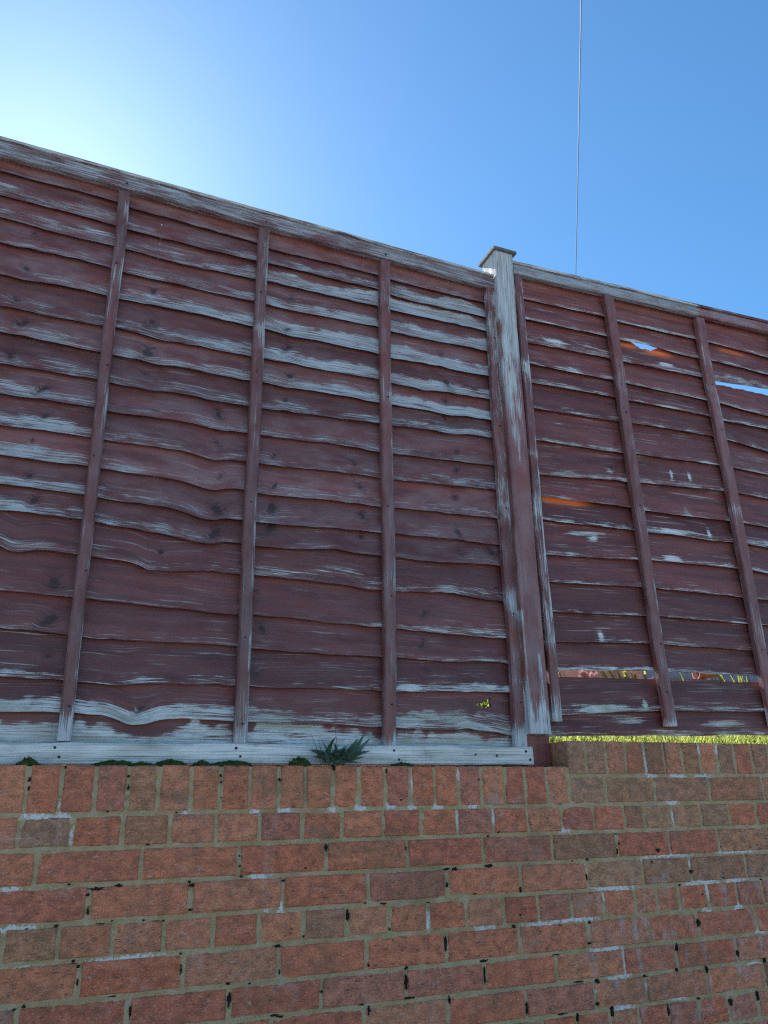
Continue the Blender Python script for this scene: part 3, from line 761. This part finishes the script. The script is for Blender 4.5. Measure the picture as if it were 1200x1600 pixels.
# ---- left panel
PANEL_L = (-1.03, 0.812)
panel = empty('overlap_fence', (-0.11, YB, 0.0))
tag(panel, 'wide overlap fence panel of brown flaking boards on the lower coping, left of the post', 'fence panel', 'overlap fence panels')
class Par:
    pass
def local_link_fix(root):
    """children were modelled in world coordinates: hang them on the root without moving them"""
    for o in list(col.objects):
        if o.parent is root:
            o.matrix_parent_inverse = Matrix.Translation(-root.location)
W1 = [  # bays: far left, second, third, right
 (.10,.12,.12,.25), (.50,.30,.55,.90), (.60,.50,.85,.95), (.42,.42,.50,.60), (.42,.50,.52,.60), (.38,.42,.50,.50),
 (.38,.42,.50,.60), (.36,.36,.42,.36), (.50,.30,.26,.26), (.50,.30,.28,.36), (.50,.28,.34,.30), (.46,.30,.24,.22),
 (.42,.34,.22,.20), (.30,.22,.42,.30), (.08,.05,.03,.22), (.14,.10,.08,.16), (.16,.20,.10,.30), (.46,.55,.36,.50), (.98,1.0,.98,.98)]
OP1 = [(.3,.3,.3,.4), (.6,.4,.55,.85), (.6,.45,.85,.95), (.45,.5,.75,.85), (.5,.72,.9,.9), (.45,.65,.85,.9), (.5,.6,.75,.95), (.55,.45,.5,.7), (.6,.4,.5,.4),
 (.8,.4,.45,.55), (.8,.4,.45,.5), (.75,.45,.35,.35), (.72,.5,.35,.35), (.35,.35,.4,.5), (.3,.2,.2,.6), (.4,.35,.3,.5), (.6,.5,.35,.8), (.9,.95,.6,.65), (.92,.92,.92,.92)]
KN1 = {}
def kcol(boards, x, v=0.5, s=0.015):
    r = random.Random(int(abs(x) * 1000))
    for b in boards:
        KN1.setdefault(b, []).append((x + r.uniform(-0.015, 0.015), 0.040 + r.uniform(-0.018, 0.026), s * r.uniform(0.6, 1.5)))
kcol(range(9, 14), -0.205); kcol(range(5, 9), -0.42); kcol(range(10, 14), -0.03); kcol(range(10, 14), 0.245, s=0.0125)
kcol(range(4, 9), 0.012, s=0.0125); kcol(range(5, 9), 0.585); kcol(range(9, 14), 0.60, s=0.0125); kcol(range(15, 18), 0.455, s=0.0125)
kcol(range(4, 9), -0.80); kcol(range(9, 14), -0.70, s=0.0125); kcol(range(15, 18), -0.61); kcol(range(15, 18), -0.055, s=0.012)
kcol([14], -0.335, s=0.010); kcol([13, 14], 0.73, s=0.0125); kcol([18], -0.38, s=0.012)
BUMP1 = {5: [(-.80, .006, .03, .04)], 6: [(-.42, .005, .03, .06)], 7: [(-.42, .006, .03, .05)], 8: [(-.42, .005, .03, .05)], 9: [(-.20, .006, .05, .03)],
 10: [(-.21, .009, .06, .03)], 11: [(-.215, .012, .07, .04)], 12: [(-.22, .013, .08, .05)], 13: [(-.22, .013, .08, .06)],
 14: [(-.37, .013, .035, .10), (-.72, .012, .03, .05), (.28, .004, .04, .04)], 17: [(-.44, .005, .05, .05)], 18: [(-.38, .018, .055, .07), (.60, -.008, .08, .08)],
 4: [(.02, .004, .03, .05)]}
BUMP1[5].append((.01, .005, .03, .05)); BUMP1[7].append((.01, .004, .03, .04)); BUMP1[7].append((.58, .006, .05, .04)); BUMP1[8].append((.59, .006, .05, .04))
BUMP1[13].append((.16, -.006, .06, .05)); BUMP1[14].append((.58, -.008, .08, .09)); BUMP1[6].append((.50, .005, .03, .03))
edges1 = [smooth_edge(P1[i], 300 + i * 3, BUMP1.get(i + 1, [])) for i in range(18)]
top1 = lambda x: np.interp(x, [-1.03, 0.81], [1.822, 1.778])
bot1 = lambda x: np.full_like(x, 0.006)
bx = [-0.75, -0.545, -0.32, -0.09, 0.13, 0.345, 0.57, 0.75]
HOLE1 = [(0.632, 0.188), (0.655, 0.195), (0.670, 0.196), (0.684, 0.211), (0.690, 0.206), (0.684, 0.196), (0.688, 0.182), (0.672, 0.179), (0.652, 0.180)]
def dot(x, z, r=0.0042): return [(x - r, z), (x, z - r), (x + r, z), (x, z + r)]
for i in range(19):
    lo = edges1[i] if i < 18 else bot1
    if i == 0: hi = top1
    else: hi = (lambda e: (lambda x: e(x) + 0.024))(edges1[i - 1])
    w = W1[i]
    fr = [w[0], (w[0] + w[1]) / 2, w[1], (w[1] + w[2]) / 2, w[2], (w[2] + w[3]) / 2, w[3], w[3]]
    w = OP1[i]
    op = [w[0], (w[0] + w[1]) / 2, w[1], (w[1] + w[2]) / 2, w[2], (w[2] + w[3]) / 2, w[3], w[3]]
    patches = []
    if i == 16: patches = [(0.41, .012, .06, .012, 1.0)]
    if i == 17: patches = [(0.40, .020, .10, .03, .8), (0.62, .012, .10, .016, .9), (-.33, .02, .18, .02, .9)]
    holes = []; du = 0.008; rows = 10
    if i == 17: holes = [HOLE1]; du = 0.004; rows = 30
    if i == 1: holes = [dot(-0.427, 1.700)]; du = 0.003; rows = 26
    if i == 2: holes = [dot(-0.429, 1.625)]; du = 0.003; rows = 26
    fd = 0.56 if i < 9 else (0.50 if i < 13 else 0.22)
    board(panel, 'board', PANEL_L[0], PANEL_L[1] - 0.004, lo, hi, 400 + i * 11, make_wearf(bx, fr, 700 + i * 5, op, patches), KN1.get(i + 1, []), (), holes, du, rows, fd, 0.0 if i < 17 else 0.5)

def wear_batten(seed, base, right=0.25, low=0.0):
    n = Noise1(seed, 0.12); n4 = Noise1(seed + 3, 0.03)
    def f(t, s, side):
        return base + 0.22 * float(n(t * 1.75)) + 0.12 * float(n4(t * 1.75)) + right * max(0, s) ** 2 + (low * max(0, 1 - t / 0.06))
    return f
bats1 = []
for k, (xt, zt_, xb, wd) in enumerate([(-0.992, 1.772, -0.975, .036), (-0.5525, 1.768, -0.541, .033), (-0.092, 1.762, -0.104, .036), (0.353, 1.753, 0.334, .038), (0.790, 1.768, 0.769, .044)]):
    _b = timber(panel, 'batten', (xb, 0.0605), (xt, zt_ - 0.003), wd, 0.072, 0.0955, wear_batten(820 + k * 9, 0.10 if k != 4 else 0.32, 0.42, 0.6), 840 + k * 5, True, 60, 0.003, 0.005, 0.55)
    bats1.append(_b)
wr_rail = lambda base: (lambda t, s, side: base)
rail1 = timber(panel, 'top_rail', (-1.03, 1.8115), (0.806, 1.7665 + 0.003), 0.048, 0.070, 0.0925, lambda t, s, side: 0.52, 900, False, 60, 0.002, 0.003, 0.85)  # bleaching held back and fade raised, so its colour carries the backlit darkness
timber(panel, 'capping', (-1.035, 1.8445), (0.800, 1.8005), 0.011, 0.064, 0.128, lambda t, s, side: 0.60, 903, False, 60, 0.001, 0.002)
sill1 = timber(panel, 'bottom_rail', (-1.03, 0.0290), (0.800, 0.0340), 0.053, 0.066, 0.0915, lambda t, s, side: 1.05, 906, False, 60, 0.002, 0.004, 0.0, 0.25)
for (x, z) in [(-0.562, 0.044), (-0.550, 0.022), (-0.116, 0.047), (-0.104, 0.026), (0.338, 0.045), (0.352, 0.020), (0.60, 0.036), (0.672, 0.033), (0.775, 0.046), (0.788, 0.022)]:
    nail(sill1, x, z, 0.0655, random.uniform(0.0030, 0.0042))
for k, (xt, xb) in enumerate([(-0.5525, -0.541), (-0.092, -0.104), (0.353, 0.334), (0.790, 0.769)]):
    for z in (1.55, 1.19, 0.80, 0.42, 0.12):
        z += random.uniform(-.08, .08); t = (z - .06) / 1.7
        nail(bats1[k + 1], xb + (xt - xb) * t + random.uniform(-.006, .006), z, 0.0712, 0.0030)
for xt in (-0.55, -0.09, 0.352): nail(rail1, xt, 1.80 - (xt + 0.55) * 0.024 - 0.006, 0.0690, 0.0042)
local_link_fix(panel)

# ---- right panel
PANEL_R = (0.893, 2.735)
panel2 = empty('overlap_fence', (1.81, YB, 0.1))
tag(panel2, 'brown fence panel with missing strip and sky slits, right of the post', 'fence panel', 'overlap fence panels')
W2 = [(.10,.10,.08), (.12,.10,.10), (.55,.25,.45), (.14,.12,.20), (.22,.10,.10), (.14,.10,.10), (.10,.08,.08), (.16,.20,.06), (.08,.06,.06),
      (.10,.35,.30), (.10,.14,.12), (.06,.12,.06), (.05,.06,.05), (.10,.06,.05), (.14,.06,.05), (.32,.16,.2), (.25,.20,.2)]
PT2 = {3: [(1.08, .03, .10, .018, .75), (1.62, .030, .05, .012, .9)], 7: [(1.12, .085, .12, .006, 1.0)], 8: [(1.26, .04, .03, .016, .8), (1.56, .05, .008, .03, .95), (1.65, .05, .008, .03, .95)],
       10: [(1.70, .03, .012, .03, .9), (1.52, .012, .09, .012, .95)], 11: [(1.10, .09, .09, .010, .95), (1.15, .075, .03, .014, .95), (1.50, .015, .06, .014, 1.0)], 14: [(1.13, .025, .014, .022, .9)],
       16: [(1.10, .012, .14, .014, .95), (1.28, .02, .015, .03, .9)], 17: [(1.20, .05, .14, .02, .62), (1.62, .04, .14, .018, .7)], 2: [(1.46, .010, .05, .01, 1.0)], 9: [(1.60, .03, .02, .02, .5)]}
RAW_GLOW2 = {3: [(1.60, .085, .075, .013, .5), (1.44, .092, .06, .010, .45)], 2: [(2.02, .080, .080, .010, .42)], 10: [(1.04, .088, .12, .013, .48)]}  # split wood patches, coloured orange for sunlight glowing through the edges
KN2 = {7: [(1.30, .03, .010)], 8: [(1.27, .05, .010)], 9: [(1.26, .04, .008)], 12: [(1.05, .06, .008)], 5: [(1.7, .05, .008)]}
edges2 = []
for i in range(16):
    pts = list(P2[i]); x_, z_ = pts[-1]
    pts.append((2.735, z_ + (2.735 - x_) * 0.01))
    edges2.append(smooth_edge(pts, 500 + i * 3, {2: [(1.53, -.003, .06, .06)]}.get(i + 1, []), 0.0012))
top2 = lambda x: np.interp(x, [0.89, 2.735], [1.872, 1.938])
bot2 = lambda x: np.interp(x, [0.89, 2.735], [0.095, 0.127]) + 0.002 * Noise1(77, .1)(x)
gap15 = smooth_edge([(0.89, .2845), (0.946, .2860), (1.366, .2955), (1.417, .2925), (1.853, .3045), (2.735, .318)], 611, [], .0008)
b2x = [1.14, 1.62, 2.05]
def up2(i):
    e = edges2[i - 1]
    def f(x):
        z = e(x) + 0.022
        if i == 2:      # slit of sky where the third board has sprung
            z = z - (0.0305 + 0.0045 * Noise1(5, .009)(x)) * np.exp(-np.abs((x - 1.535) / 0.062) ** 3)
        if i == 3:
            z = z - np.interp(x, [1.84, 1.90, 2.18, 2.35, 2.735], [0, .0245, .037, .033, .0]) + 0.004 * Noise1(6, .018)(x)
        return z
    return f
for i in range(17):
    lo = edges2[i] if i < 16 else bot2
    hi = top2 if i == 0 else (gap15 if i == 15 else up2(i))
    w = W2[i]
    board(panel2, 'board', PANEL_R[0] - 0.023, PANEL_R[1], lo, hi, 1400 + i * 13, make_wearf(b2x, w, 1700 + i * 5, [.55 + .1 * math.sin(i * 2.3), .58 + .1 * math.cos(i * 1.7), .6], PT2.get(i + 1, ())), KN2.get(i + 1, []), RAW_GLOW2.get(i + 1, ()), (), 0.008, 12, 0.16 if i < 8 else 0.08, 0.0 if i < 15 else 0.6)
bats2 = []
for k, (xt, zt_, xb, zb_, wd, bs) in enumerate([(0.9135, 1.836, 0.9045, 0.139, .036, .34), (1.352, 1.855, 1.359, 0.134, .044, .08), (1.8335, 1.868, 1.8325, 0.140, .047, .16), (2.28, 1.88, 2.285, .14, .044, .1), (2.714, 1.89, 2.714, .14, .04, .2)]):
    _b = timber(panel2, 'batten', (xb, zb_), (xt, zt_ - 0.003), wd, 0.072, 0.0955, wear_batten(1820 + k * 9, bs, 0.30, 0.7), 1840 + k * 5, True, 60, 0.004, 0.005, 0.40)
    bats2.append(_b)
timber(panel2, 'top_rail', (0.895, 1.8620), (2.735, 1.9250), 0.042, 0.070, 0.0925, lambda t, s, side: 0.62 - 0.25 * (t > 0.5), 1900, False, 60, 0.003, 0.004, 0.9)
timber(panel2, 'capping', (0.893, 1.8925), (2.735, 1.9545), 0.012, 0.066, 0.128, lambda t, s, side: 0.62 - 0.3 * (t > 0.5), 1903, False, 60, 0.001, 0.002)
for k, (xt, xb) in enumerate([(1.352, 1.359), (1.8335, 1.8325)]):
    for z in (1.6, 1.25, 0.85, 0.48, 0.2):
        z += random.uniform(-.08, .08); t = (z - .13) / 1.7
        nail(bats2[k + 1], xb + (xt - xb) * t + random.uniform(-.006, .006), z, 0.0712, 0.0030)
local_link_fix(panel2)

# ---- post with its cap
post = empty('fence_post', (0.825, 0.1, 0.0))
tag(post, 'square timber fence post with peeling brown paint and flat cap, between the two panels', 'fence post', 'fence posts')
npz = Noise1(61, 0.09); npx = Noise1(62, 0.25)
def post_wear(t, s, side):
    z = 0.1 + t * 1.8
    core = np.interp(z, [0, .30, .75, 1.0, 1.3, 1.5, 1.9], [.36, .02, -.02, .16, .60, .76, .84])
    if z > 0.9: core = core - 0.35 * abs(s) ** 3 * (1 if s < 0 else 0.8) * (z < 1.6)
    if z < 0.5: core = core + 0.55 * math.exp(-((s - 0.62 - 0.25 * float(npx(z))) / 0.16) ** 2) + (0.45 if s < -0.9 else 0) + (0.5 * max(0, (0.22 - z) / 0.1) if z < .22 else 0)
    return float(core + 0.26 * float(npz(z + s * .3)))
timber(post, 'shaft', (0.822, 0.097), (0.8415, 1.905), 0.0775, 0.048, 0.146, post_wear, 60, True, 90, 0.0015, 0.003, 0.5)
timber(post, 'gap_filler', (0.826, 0.0045), (0.828, 0.097), 0.098, 0.085, 0.145, lambda t, s, side: -0.4, 63, True, 6, 0.001, 0.003, 0.0)  # added dark block in the shaded gap below the post, keeps sun out
capv = []
cz = 1.905
xa, xb2, ya, yb_ = 0.792, 0.893, 0.036, 0.160
for (z, i_) in ((cz, 0.0), (cz + 0.011, 0.0), (cz + 0.019, 0.022)):
    capv += [(xa + i_, ya + i_, z), (xb2 - i_, ya + i_, z), (xb2 - i_, yb_ - i_, z), (xa + i_, yb_ - i_, z)]
capf = [(3, 2, 1, 0)]
for l in (0, 4):
    for s in range(4):
        capf.append((l + s, l + (s + 1) % 4, l + 4 + (s + 1) % 4, l + 4 + s))
capf.append((8, 9, 10, 11))
link('cap', new_mesh('cap', capv, capf, FELT), post)
local_link_fix(post)

# ---- the fence runs on past both edges of the view
def copy_tree(root, dx, dz, label, group):
    r = root.copy(); col.objects.link(r)
    r.location = root.location + Vector((dx, 0, dz)); r['label'] = label; r['group'] = group
    for ch in [o for o in list(col.objects) if o.parent is root]:
        c = ch.copy(); col.objects.link(c); c.parent = r; c.matrix_parent_inverse = ch.matrix_parent_inverse.copy()
        for g in ch.children:
            d = g.copy(); col.objects.link(d); d.parent = c
copy_tree(post, -1.905, 0.0, 'timber fence post at the far left end of the wide left panel', 'fence posts')
copy_tree(panel, -1.915, 0.0, 'brown fence panel continuing beyond the far left post', 'overlap fence panels')
copy_tree(post, 1.95, 0.07, 'timber fence post at the far right end of the right panel', 'fence posts')
copy_tree(panel2, 1.93, 0.0, 'brown fence panel continuing beyond the far right post', 'overlap fence panels')

# ------------------------------------------------------------------ moss cushions along the foot of the left panel
def moss(x0, x1, h, y, label, seed):
    r = random.Random(seed)
    V = []; F = []
    nu, nv = 28, 10
    cx, rx = (x0 + x1) / 2, (x1 - x0) / 2
    nn = Noise2(seed, 0.5, 0.5); n5 = Noise2(seed + 1, 0.16, 0.2)
    for j in range(nv + 1):
        el = j / nv * math.pi / 2
        for i in range(nu):
            a = 2 * math.pi * i / nu
            k = 1 + 0.22 * float(nn(math.cos(a) * 1.5 + 5, math.sin(a) * 1.5 + el)) + 0.13 * float(n5(a * 3, el * 3)) + r.uniform(-.03, .03)
            V.append((cx + rx * math.cos(a) * math.cos(el) * k, y + 0.017 * math.sin(a) * math.cos(el) * k, -0.001 + 0.82 * h * math.sin(el) ** 0.8 * k * (1 + 0.35 * float(nn(math.cos(a) * 2.4 + 9, el))))) 
    for j in range(nv):
        for i in range(nu):
            F.append((j * nu + i, j * nu + (i + 1) % nu, (j + 1) * nu + (i + 1) % nu, (j + 1) * nu + i))
    # short shoots standing out of the cushion
    for _ in range(int(60 + 900 * (x1 - x0))):
        v = r.choice(V[:-nu * 2]); L = r.uniform(.0015, .0065); w = .0006
        dx, dy, dz = r.uniform(-.6, .6), r.uniform(-1, .1), r.uniform(.3, 1)
        b = len(V)
        V += [(v[0] - w, v[1], v[2]), (v[0] + w, v[1], v[2]), (v[0] + dx * L, v[1] + dy * L, v[2] + dz * L)]
        F.append((b, b + 1, b + 2))
    o = link('moss_cushion', new_mesh('moss_cushion', V, F, MOSSM, True))
    tag(o, label, 'moss', 'moss cushions on the lower coping')
moss(-0.645, -0.590, 0.019, 0.038, 'round green moss cushion on the coping, farthest left under the bleached rail', 1)
moss(-0.470, -0.378, 0.014, 0.040, 'long low green moss pad on the coping, second from the left edge', 2)
moss(-0.385, -0.330, 0.010, 0.040, 'small dark moss pad touching the right end of the long low pad', 3)
moss(-0.322, -0.250, 0.015, 0.040, 'green moss mound on the coping midway between the two left battens', 4)
moss(-0.228, -0.186, 0.014, 0.036, 'small dark round moss tuft on the coping between two longer mounds', 5)
moss(-0.184, -0.086, 0.014, 0.040, 'long olive moss mound on the coping at the foot of the second batten', 6)
moss(0.022, 0.080, 0.023, 0.040, 'brown green moss clump beside the left of the leafy weed', 7)
moss(0.318, 0.388, 0.012, 0.042, 'thin moss streak on the coping at the foot of the third batten', 8)

# ------------------------------------------------------------------ leafy weed on the coping
weed = empty('weed_plant', (0.150, 0.036, 0.0))
tag(weed, 'dark green leafy weed growing on the brick coping in front of the bleached rail', 'weed')
def leaf_mesh(name, L, wid, curl, mat, seg=6, fold=0.25):
    V = []; F = []
    for i in range(seg + 1):
        t = i / seg
        w = wid * (math.sin(math.pi * min(1, t * 0.93 + 0.06)) ** 0.8) * (1 - 0.25 * t)
        yb = curl * t * t * L
        V += [(-w / 2, yb - fold * w * .5, t * L), (0, yb, t * L), (w / 2, yb - fold * w * .5, t * L)]
    for i in range(seg):
        a = i * 3
        F += [(a, a + 1, a + 4, a + 3), (a + 1, a + 2, a + 5, a + 4)]
    return new_mesh(name, V, F, mat, True)
lr = random.Random(21)
LM = [leaf_mesh('leaf', 1.0, 0.19, -0.45, WEEDM), leaf_mesh('leaf', 1.0, 0.23, -0.9, WEEDM), leaf_mesh('leaf', 1.0, 0.13, 0.5, WEEDM)]
LEAVES = [(87, .096), (76, .088), (58, .094), (66, .070), (46, .078), (30, .092), (14, .082), (-8, .080), (-22, .060), (-46, .070), (-63, .066), (-86, .060), (80, .060), (40, .050), (-35, .048), (5, .055)]
for rep in range(4):
    for (ang, L) in LEAVES:
        a = math.radians(ang + lr.uniform(-9, 9)); L2 = L * (lr.uniform(.88, 1.04) if rep == 0 else lr.uniform(.40, .85))
        o = link('leaf', lr.choice(LM), weed, (lr.uniform(-.022, .022) + .012 * math.sin(a), lr.uniform(-.012, .008), lr.uniform(.000, .016) + (.012 if abs(ang) > 60 else 0)))
        o.rotation_euler = (lr.uniform(-.15, .55), a, lr.uniform(-.8, .8))
        o.scale = (L2 * lr.uniform(.9, 1.35), L2, L2)
def tube(pts, r, mat, name, sides=6):
    V = []; F = []
    pts = [Vector(p) for p in pts]
    for i, p in enumerate(pts):
        d = (pts[min(i + 1, len(pts) - 1)] - pts[max(i - 1, 0)]).normalized()
        a = d.orthogonal().normalized(); b = d.cross(a)
        rr = r if not callable(r) else r(i / (len(pts) - 1))
        for s in range(sides):
            t = 2 * math.pi * s / sides
            V.append(p + a * rr * math.cos(t) + b * rr * math.sin(t))
    for i in range(len(pts) - 1):
        for s in range(sides):
            F.append((i * sides + s, i * sides + (s + 1) % sides, (i + 1) * sides + (s + 1) % sides, (i + 1) * sides + s))
    return new_mesh(name, V, F, mat, True)
for (x0, x1, h) in ((-.040, -.068, .085), (-.034, -.046, .070), (.010, .002, .098)):
    link('stem', tube([(x0, 0, .004), (x0 * .6 + x1 * .4, 0, h * .5), (x1, .004, h)], lambda t: .0010 - .0005 * t, STEMM, 'stem'), weed)

# ------------------------------------------------------------------ garden behind: long grass, pots, plants
gv, gf = [], []
gr = random.Random(33)
def blade(x, y, L, w, lean, az):
    b = len(gv); z0 = lawn_z(y) - 0.004
    dx, dy = math.cos(az), math.sin(az)
    px_, py_ = -dy, dx
    for t, ww in ((0, 1), (0.5, 0.8), (1, 0.0)):
        ox = lean * t * t * L
        c = (x + dx * ox, y + dy * ox, z0 + L * t * (1 - 0.25 * lean * t))
        if ww > 0:
            gv.append((c[0] - px_ * w * ww / 2, c[1] - py_ * w * ww / 2, c[2])); gv.append((c[0] + px_ * w * ww / 2, c[1] + py_ * w * ww / 2, c[2]))
        else: gv.append(c)
    gf.append((b, b + 1, b + 3, b + 2)); gf.append((b + 2, b + 3, b + 4))
for _ in range(11000):
    x = gr.uniform(-1.6, 3.6) if gr.random() < 0.3 else gr.uniform(0.7, 3.4)
    y = 0.235 + gr.random() ** 1.4 * 1.1
    blade(x, y, gr.uniform(0.07, 0.19), gr.uniform(.003, .006), gr.uniform(0, .9), gr.uniform(0, 6.283))
for _ in range(1700):          # taller tuft near the post
    blade(gr.uniform(0.55, 0.95), gr.uniform(0.24, 0.60), gr.uniform(0.18, 0.38), gr.uniform(.004, .007), gr.uniform(0, .6), gr.uniform(0, 6.283))
grass = link('grass', new_mesh('grass', gv, gf, GRASSM))
tag(grass, 'sunlit long grass seen through the slit under the right panel', 'grass', kind='stuff')

def box_mesh(name, x0, x1, y0, y1, z0, z1, mat, b=0.006):
    import bmesh
    V, F = box_vf(x0, x1, y0, y1, z0, z1)
    me = new_mesh(name, V, F, mat)
    bm = bmesh.new(); bm.from_mesh(me)
    bmesh.ops.bevel(bm, geom=list(bm.edges), offset=b, segments=2, affect='EDGES')
    bm.to_mesh(me); bm.free()
    return me
GY = 1.62
def raised_bed(x0, x1, zt, mat, label, n=4):
    e = empty('raised_bed', ((x0 + x1) / 2, GY, lawn_z(GY)))
    tag(e, label, 'raised bed', 'raised beds behind the right panel')
    z0 = lawn_z(GY) - 0.02 - lawn_z(GY)
    hh = (zt - lawn_z(GY) + 0.02) / n; w = (x1 - x0) / 2
    for k in range(n):
        link('plank', box_mesh('plank', -w, w, 0, .035, z0 + k * hh + .002, z0 + (k + 1) * hh - .002, mat), e)
        link('plank', box_mesh('plank', -w, w, .50, .535, z0 + k * hh + .002, z0 + (k + 1) * hh - .002, mat), e)
    for s in (-w + .02, w - .02):
        link('end_board', box_mesh('end_board', s - .018, s + .018, .036, .499, z0, z0 + n * hh - .004, mat), e)
    link('soil', box_mesh('soil', -w + .04, w - .04, .037, .498, z0, z0 + n * hh - .03, SOIL), e)
    return e
raised_bed(1.90, 2.58, 0.665, REDWOOD, 'pale pinkish timber raised bed seen through the left part of the slit')
raised_bed(2.66, 3.70, 0.597, SLATE, 'blue grey raised bed seen through the slit right of the third batten')
def strap_plant(x, y, label, n, seed, L=0.46):
    e = empty('strap_leaf_plant', (x, y, lawn_z(y))); tag(e, label, 'plant', 'strap leaved plants in the garden')
    r = random.Random(seed)
    me = leaf_mesh('leaf', 1.0, 0.055, 0.25, STRAPM, 9, 0.4)
    for k in range(n):
        o = link('leaf', me, e, (r.uniform(-.03, .03), r.uniform(-.03, .03), 0))
        o.rotation_euler = (r.uniform(-.18, .10), r.uniform(-.28, .28), r.uniform(-.6, .6)); s = L * r.uniform(.88, 1.12); o.scale = (s, s, s)
PY = GY - 0.14
strap_plant(2.38, PY, 'spiky pale green plant seen through the slit left of the third batten', 18, 3, .52)
strap_plant(2.76, PY, 'low yellow green plant seen through the slit just right of the third batten', 8, 5, .47)
strap_plant(3.16, PY, 'spiky green plant seen through the slit near the right edge', 18, 7, .52)
strap_plant(1.94, PY, 'small yellow green plant at the left end of the slit', 9, 8, .48)
# shed farther back
shed = empty('garden_shed', (4.9, 3.2, lawn_z(3.2))); tag(shed, 'blue grey garden shed glimpsed through the slit behind the pot', 'shed')
for k in range(12):
    link('plank', box_mesh('plank', -1.15 + k * .19, -1.15 + (k + 1) * .19 - .004, 0, .022, -.05, 1.75, SLATE, .003), shed)
for sx in (-1.15, 1.11):
    link('side_wall', box_mesh('side_wall', sx, sx + .02, .023, 1.6, -.05, 1.75, SLATE, .003), shed)
link('back_wall', box_mesh('back_wall', -1.13, 1.11, 1.601, 1.625, -.05, 1.75, SLATE, .003), shed)
rv = [(-1.25, -.12, 1.76), (1.25, -.12, 1.76), (1.25, 1.75, 1.96), (-1.25, 1.75, 1.96), (-1.25, -.12, 1.80), (1.25, -.12, 1.80), (1.25, 1.75, 2.0), (-1.25, 1.75, 2.0)]
link('roof', new_mesh('roof', rv, [(0, 1, 5, 4), (1, 2, 6, 5), (2, 3, 7, 6), (3, 0, 4, 7), (4, 5, 6, 7), (3, 2, 1, 0)], FELT), shed)
# flowers
fl = empty('pink_flower', (2.09, PY, lawn_z(PY))); tag(fl, 'pink flowers seen through the left part of the slit', 'flower')
pr = random.Random(4)
pm_ = leaf_mesh('petal', 0.03, 0.022, 0.4, PETALM, 4, .3)
for k in range(4):
    cx_, cz_ = pr.uniform(-.045, .045), pr.uniform(.40, .45)
    link('stem', tube([(cx_ * .3, 0, 0), (cx_, 0, cz_)], .0016, STEMM, 'stem'), fl)
    for s in range(6):
        o = link('petal', pm_, fl, (cx_, 0, cz_)); o.rotation_euler = (0.4, s * math.pi / 3, 0)
# terracotta pot lying on its side
def pot(x, y, z, label, R=0.045, L=0.085):
    e = empty('terracotta_pot', (x, y, z)); tag(e, label, 'plant pot')
    prof = [(0.0, 0.0), (R * .68, 0.0), (R * .93, L * .72), (R * 1.08, L * .73), (R * 1.1, L), (R * .98, L), (R * .90, L * .7), (R * .6, .01), (0, .01)]
    V = []; F = []; n = 24
    for (r_, h) in prof:
        for s in range(n):
            a = 2 * math.pi * s / n
            V.append((h - L / 2, r_ * math.cos(a), r_ * math.sin(a) + R))
    for i in range(len(prof) - 1):
        for s in range(n):
            F.append((i * n + s, i * n + (s + 1) % n, (i + 1) * n + (s + 1) % n, (i + 1) * n + s))
    o = link('body', new_mesh('body', V, F, TERRA, True), e)
    e.rotation_euler = (0, 0, 2.9)
pot(3.09, GY + .018, .598, 'terracotta pot lying on the blue grey bed, seen through the slit', 0.042, 0.16)

# ------------------------------------------------------------------ overhead cable
C0 = Vector((-0.5935, -2.1136, -0.1243))
A_ = C0 + Vector((0.5564, 0.6967, 0.5586)) * (16.5 / 0.6967)
B_ = C0 + Vector((0.4988, 0.4999, 1.0976)) * (6.5 / 0.4999)
pts = []
for i in range(41):
    t = i / 40 * 1.25
    p = A_.lerp(B_, t); p.z -= 0.10 * 4 * t * (1.25 - t) / 1.5625
    pts.append(p)
cable = link('overhead_cable', tube(pts, 0.0095, CABLE, 'overhead_cable', 8))
tag(cable, 'thin dark overhead cable crossing the sky above the right panel', 'cable')
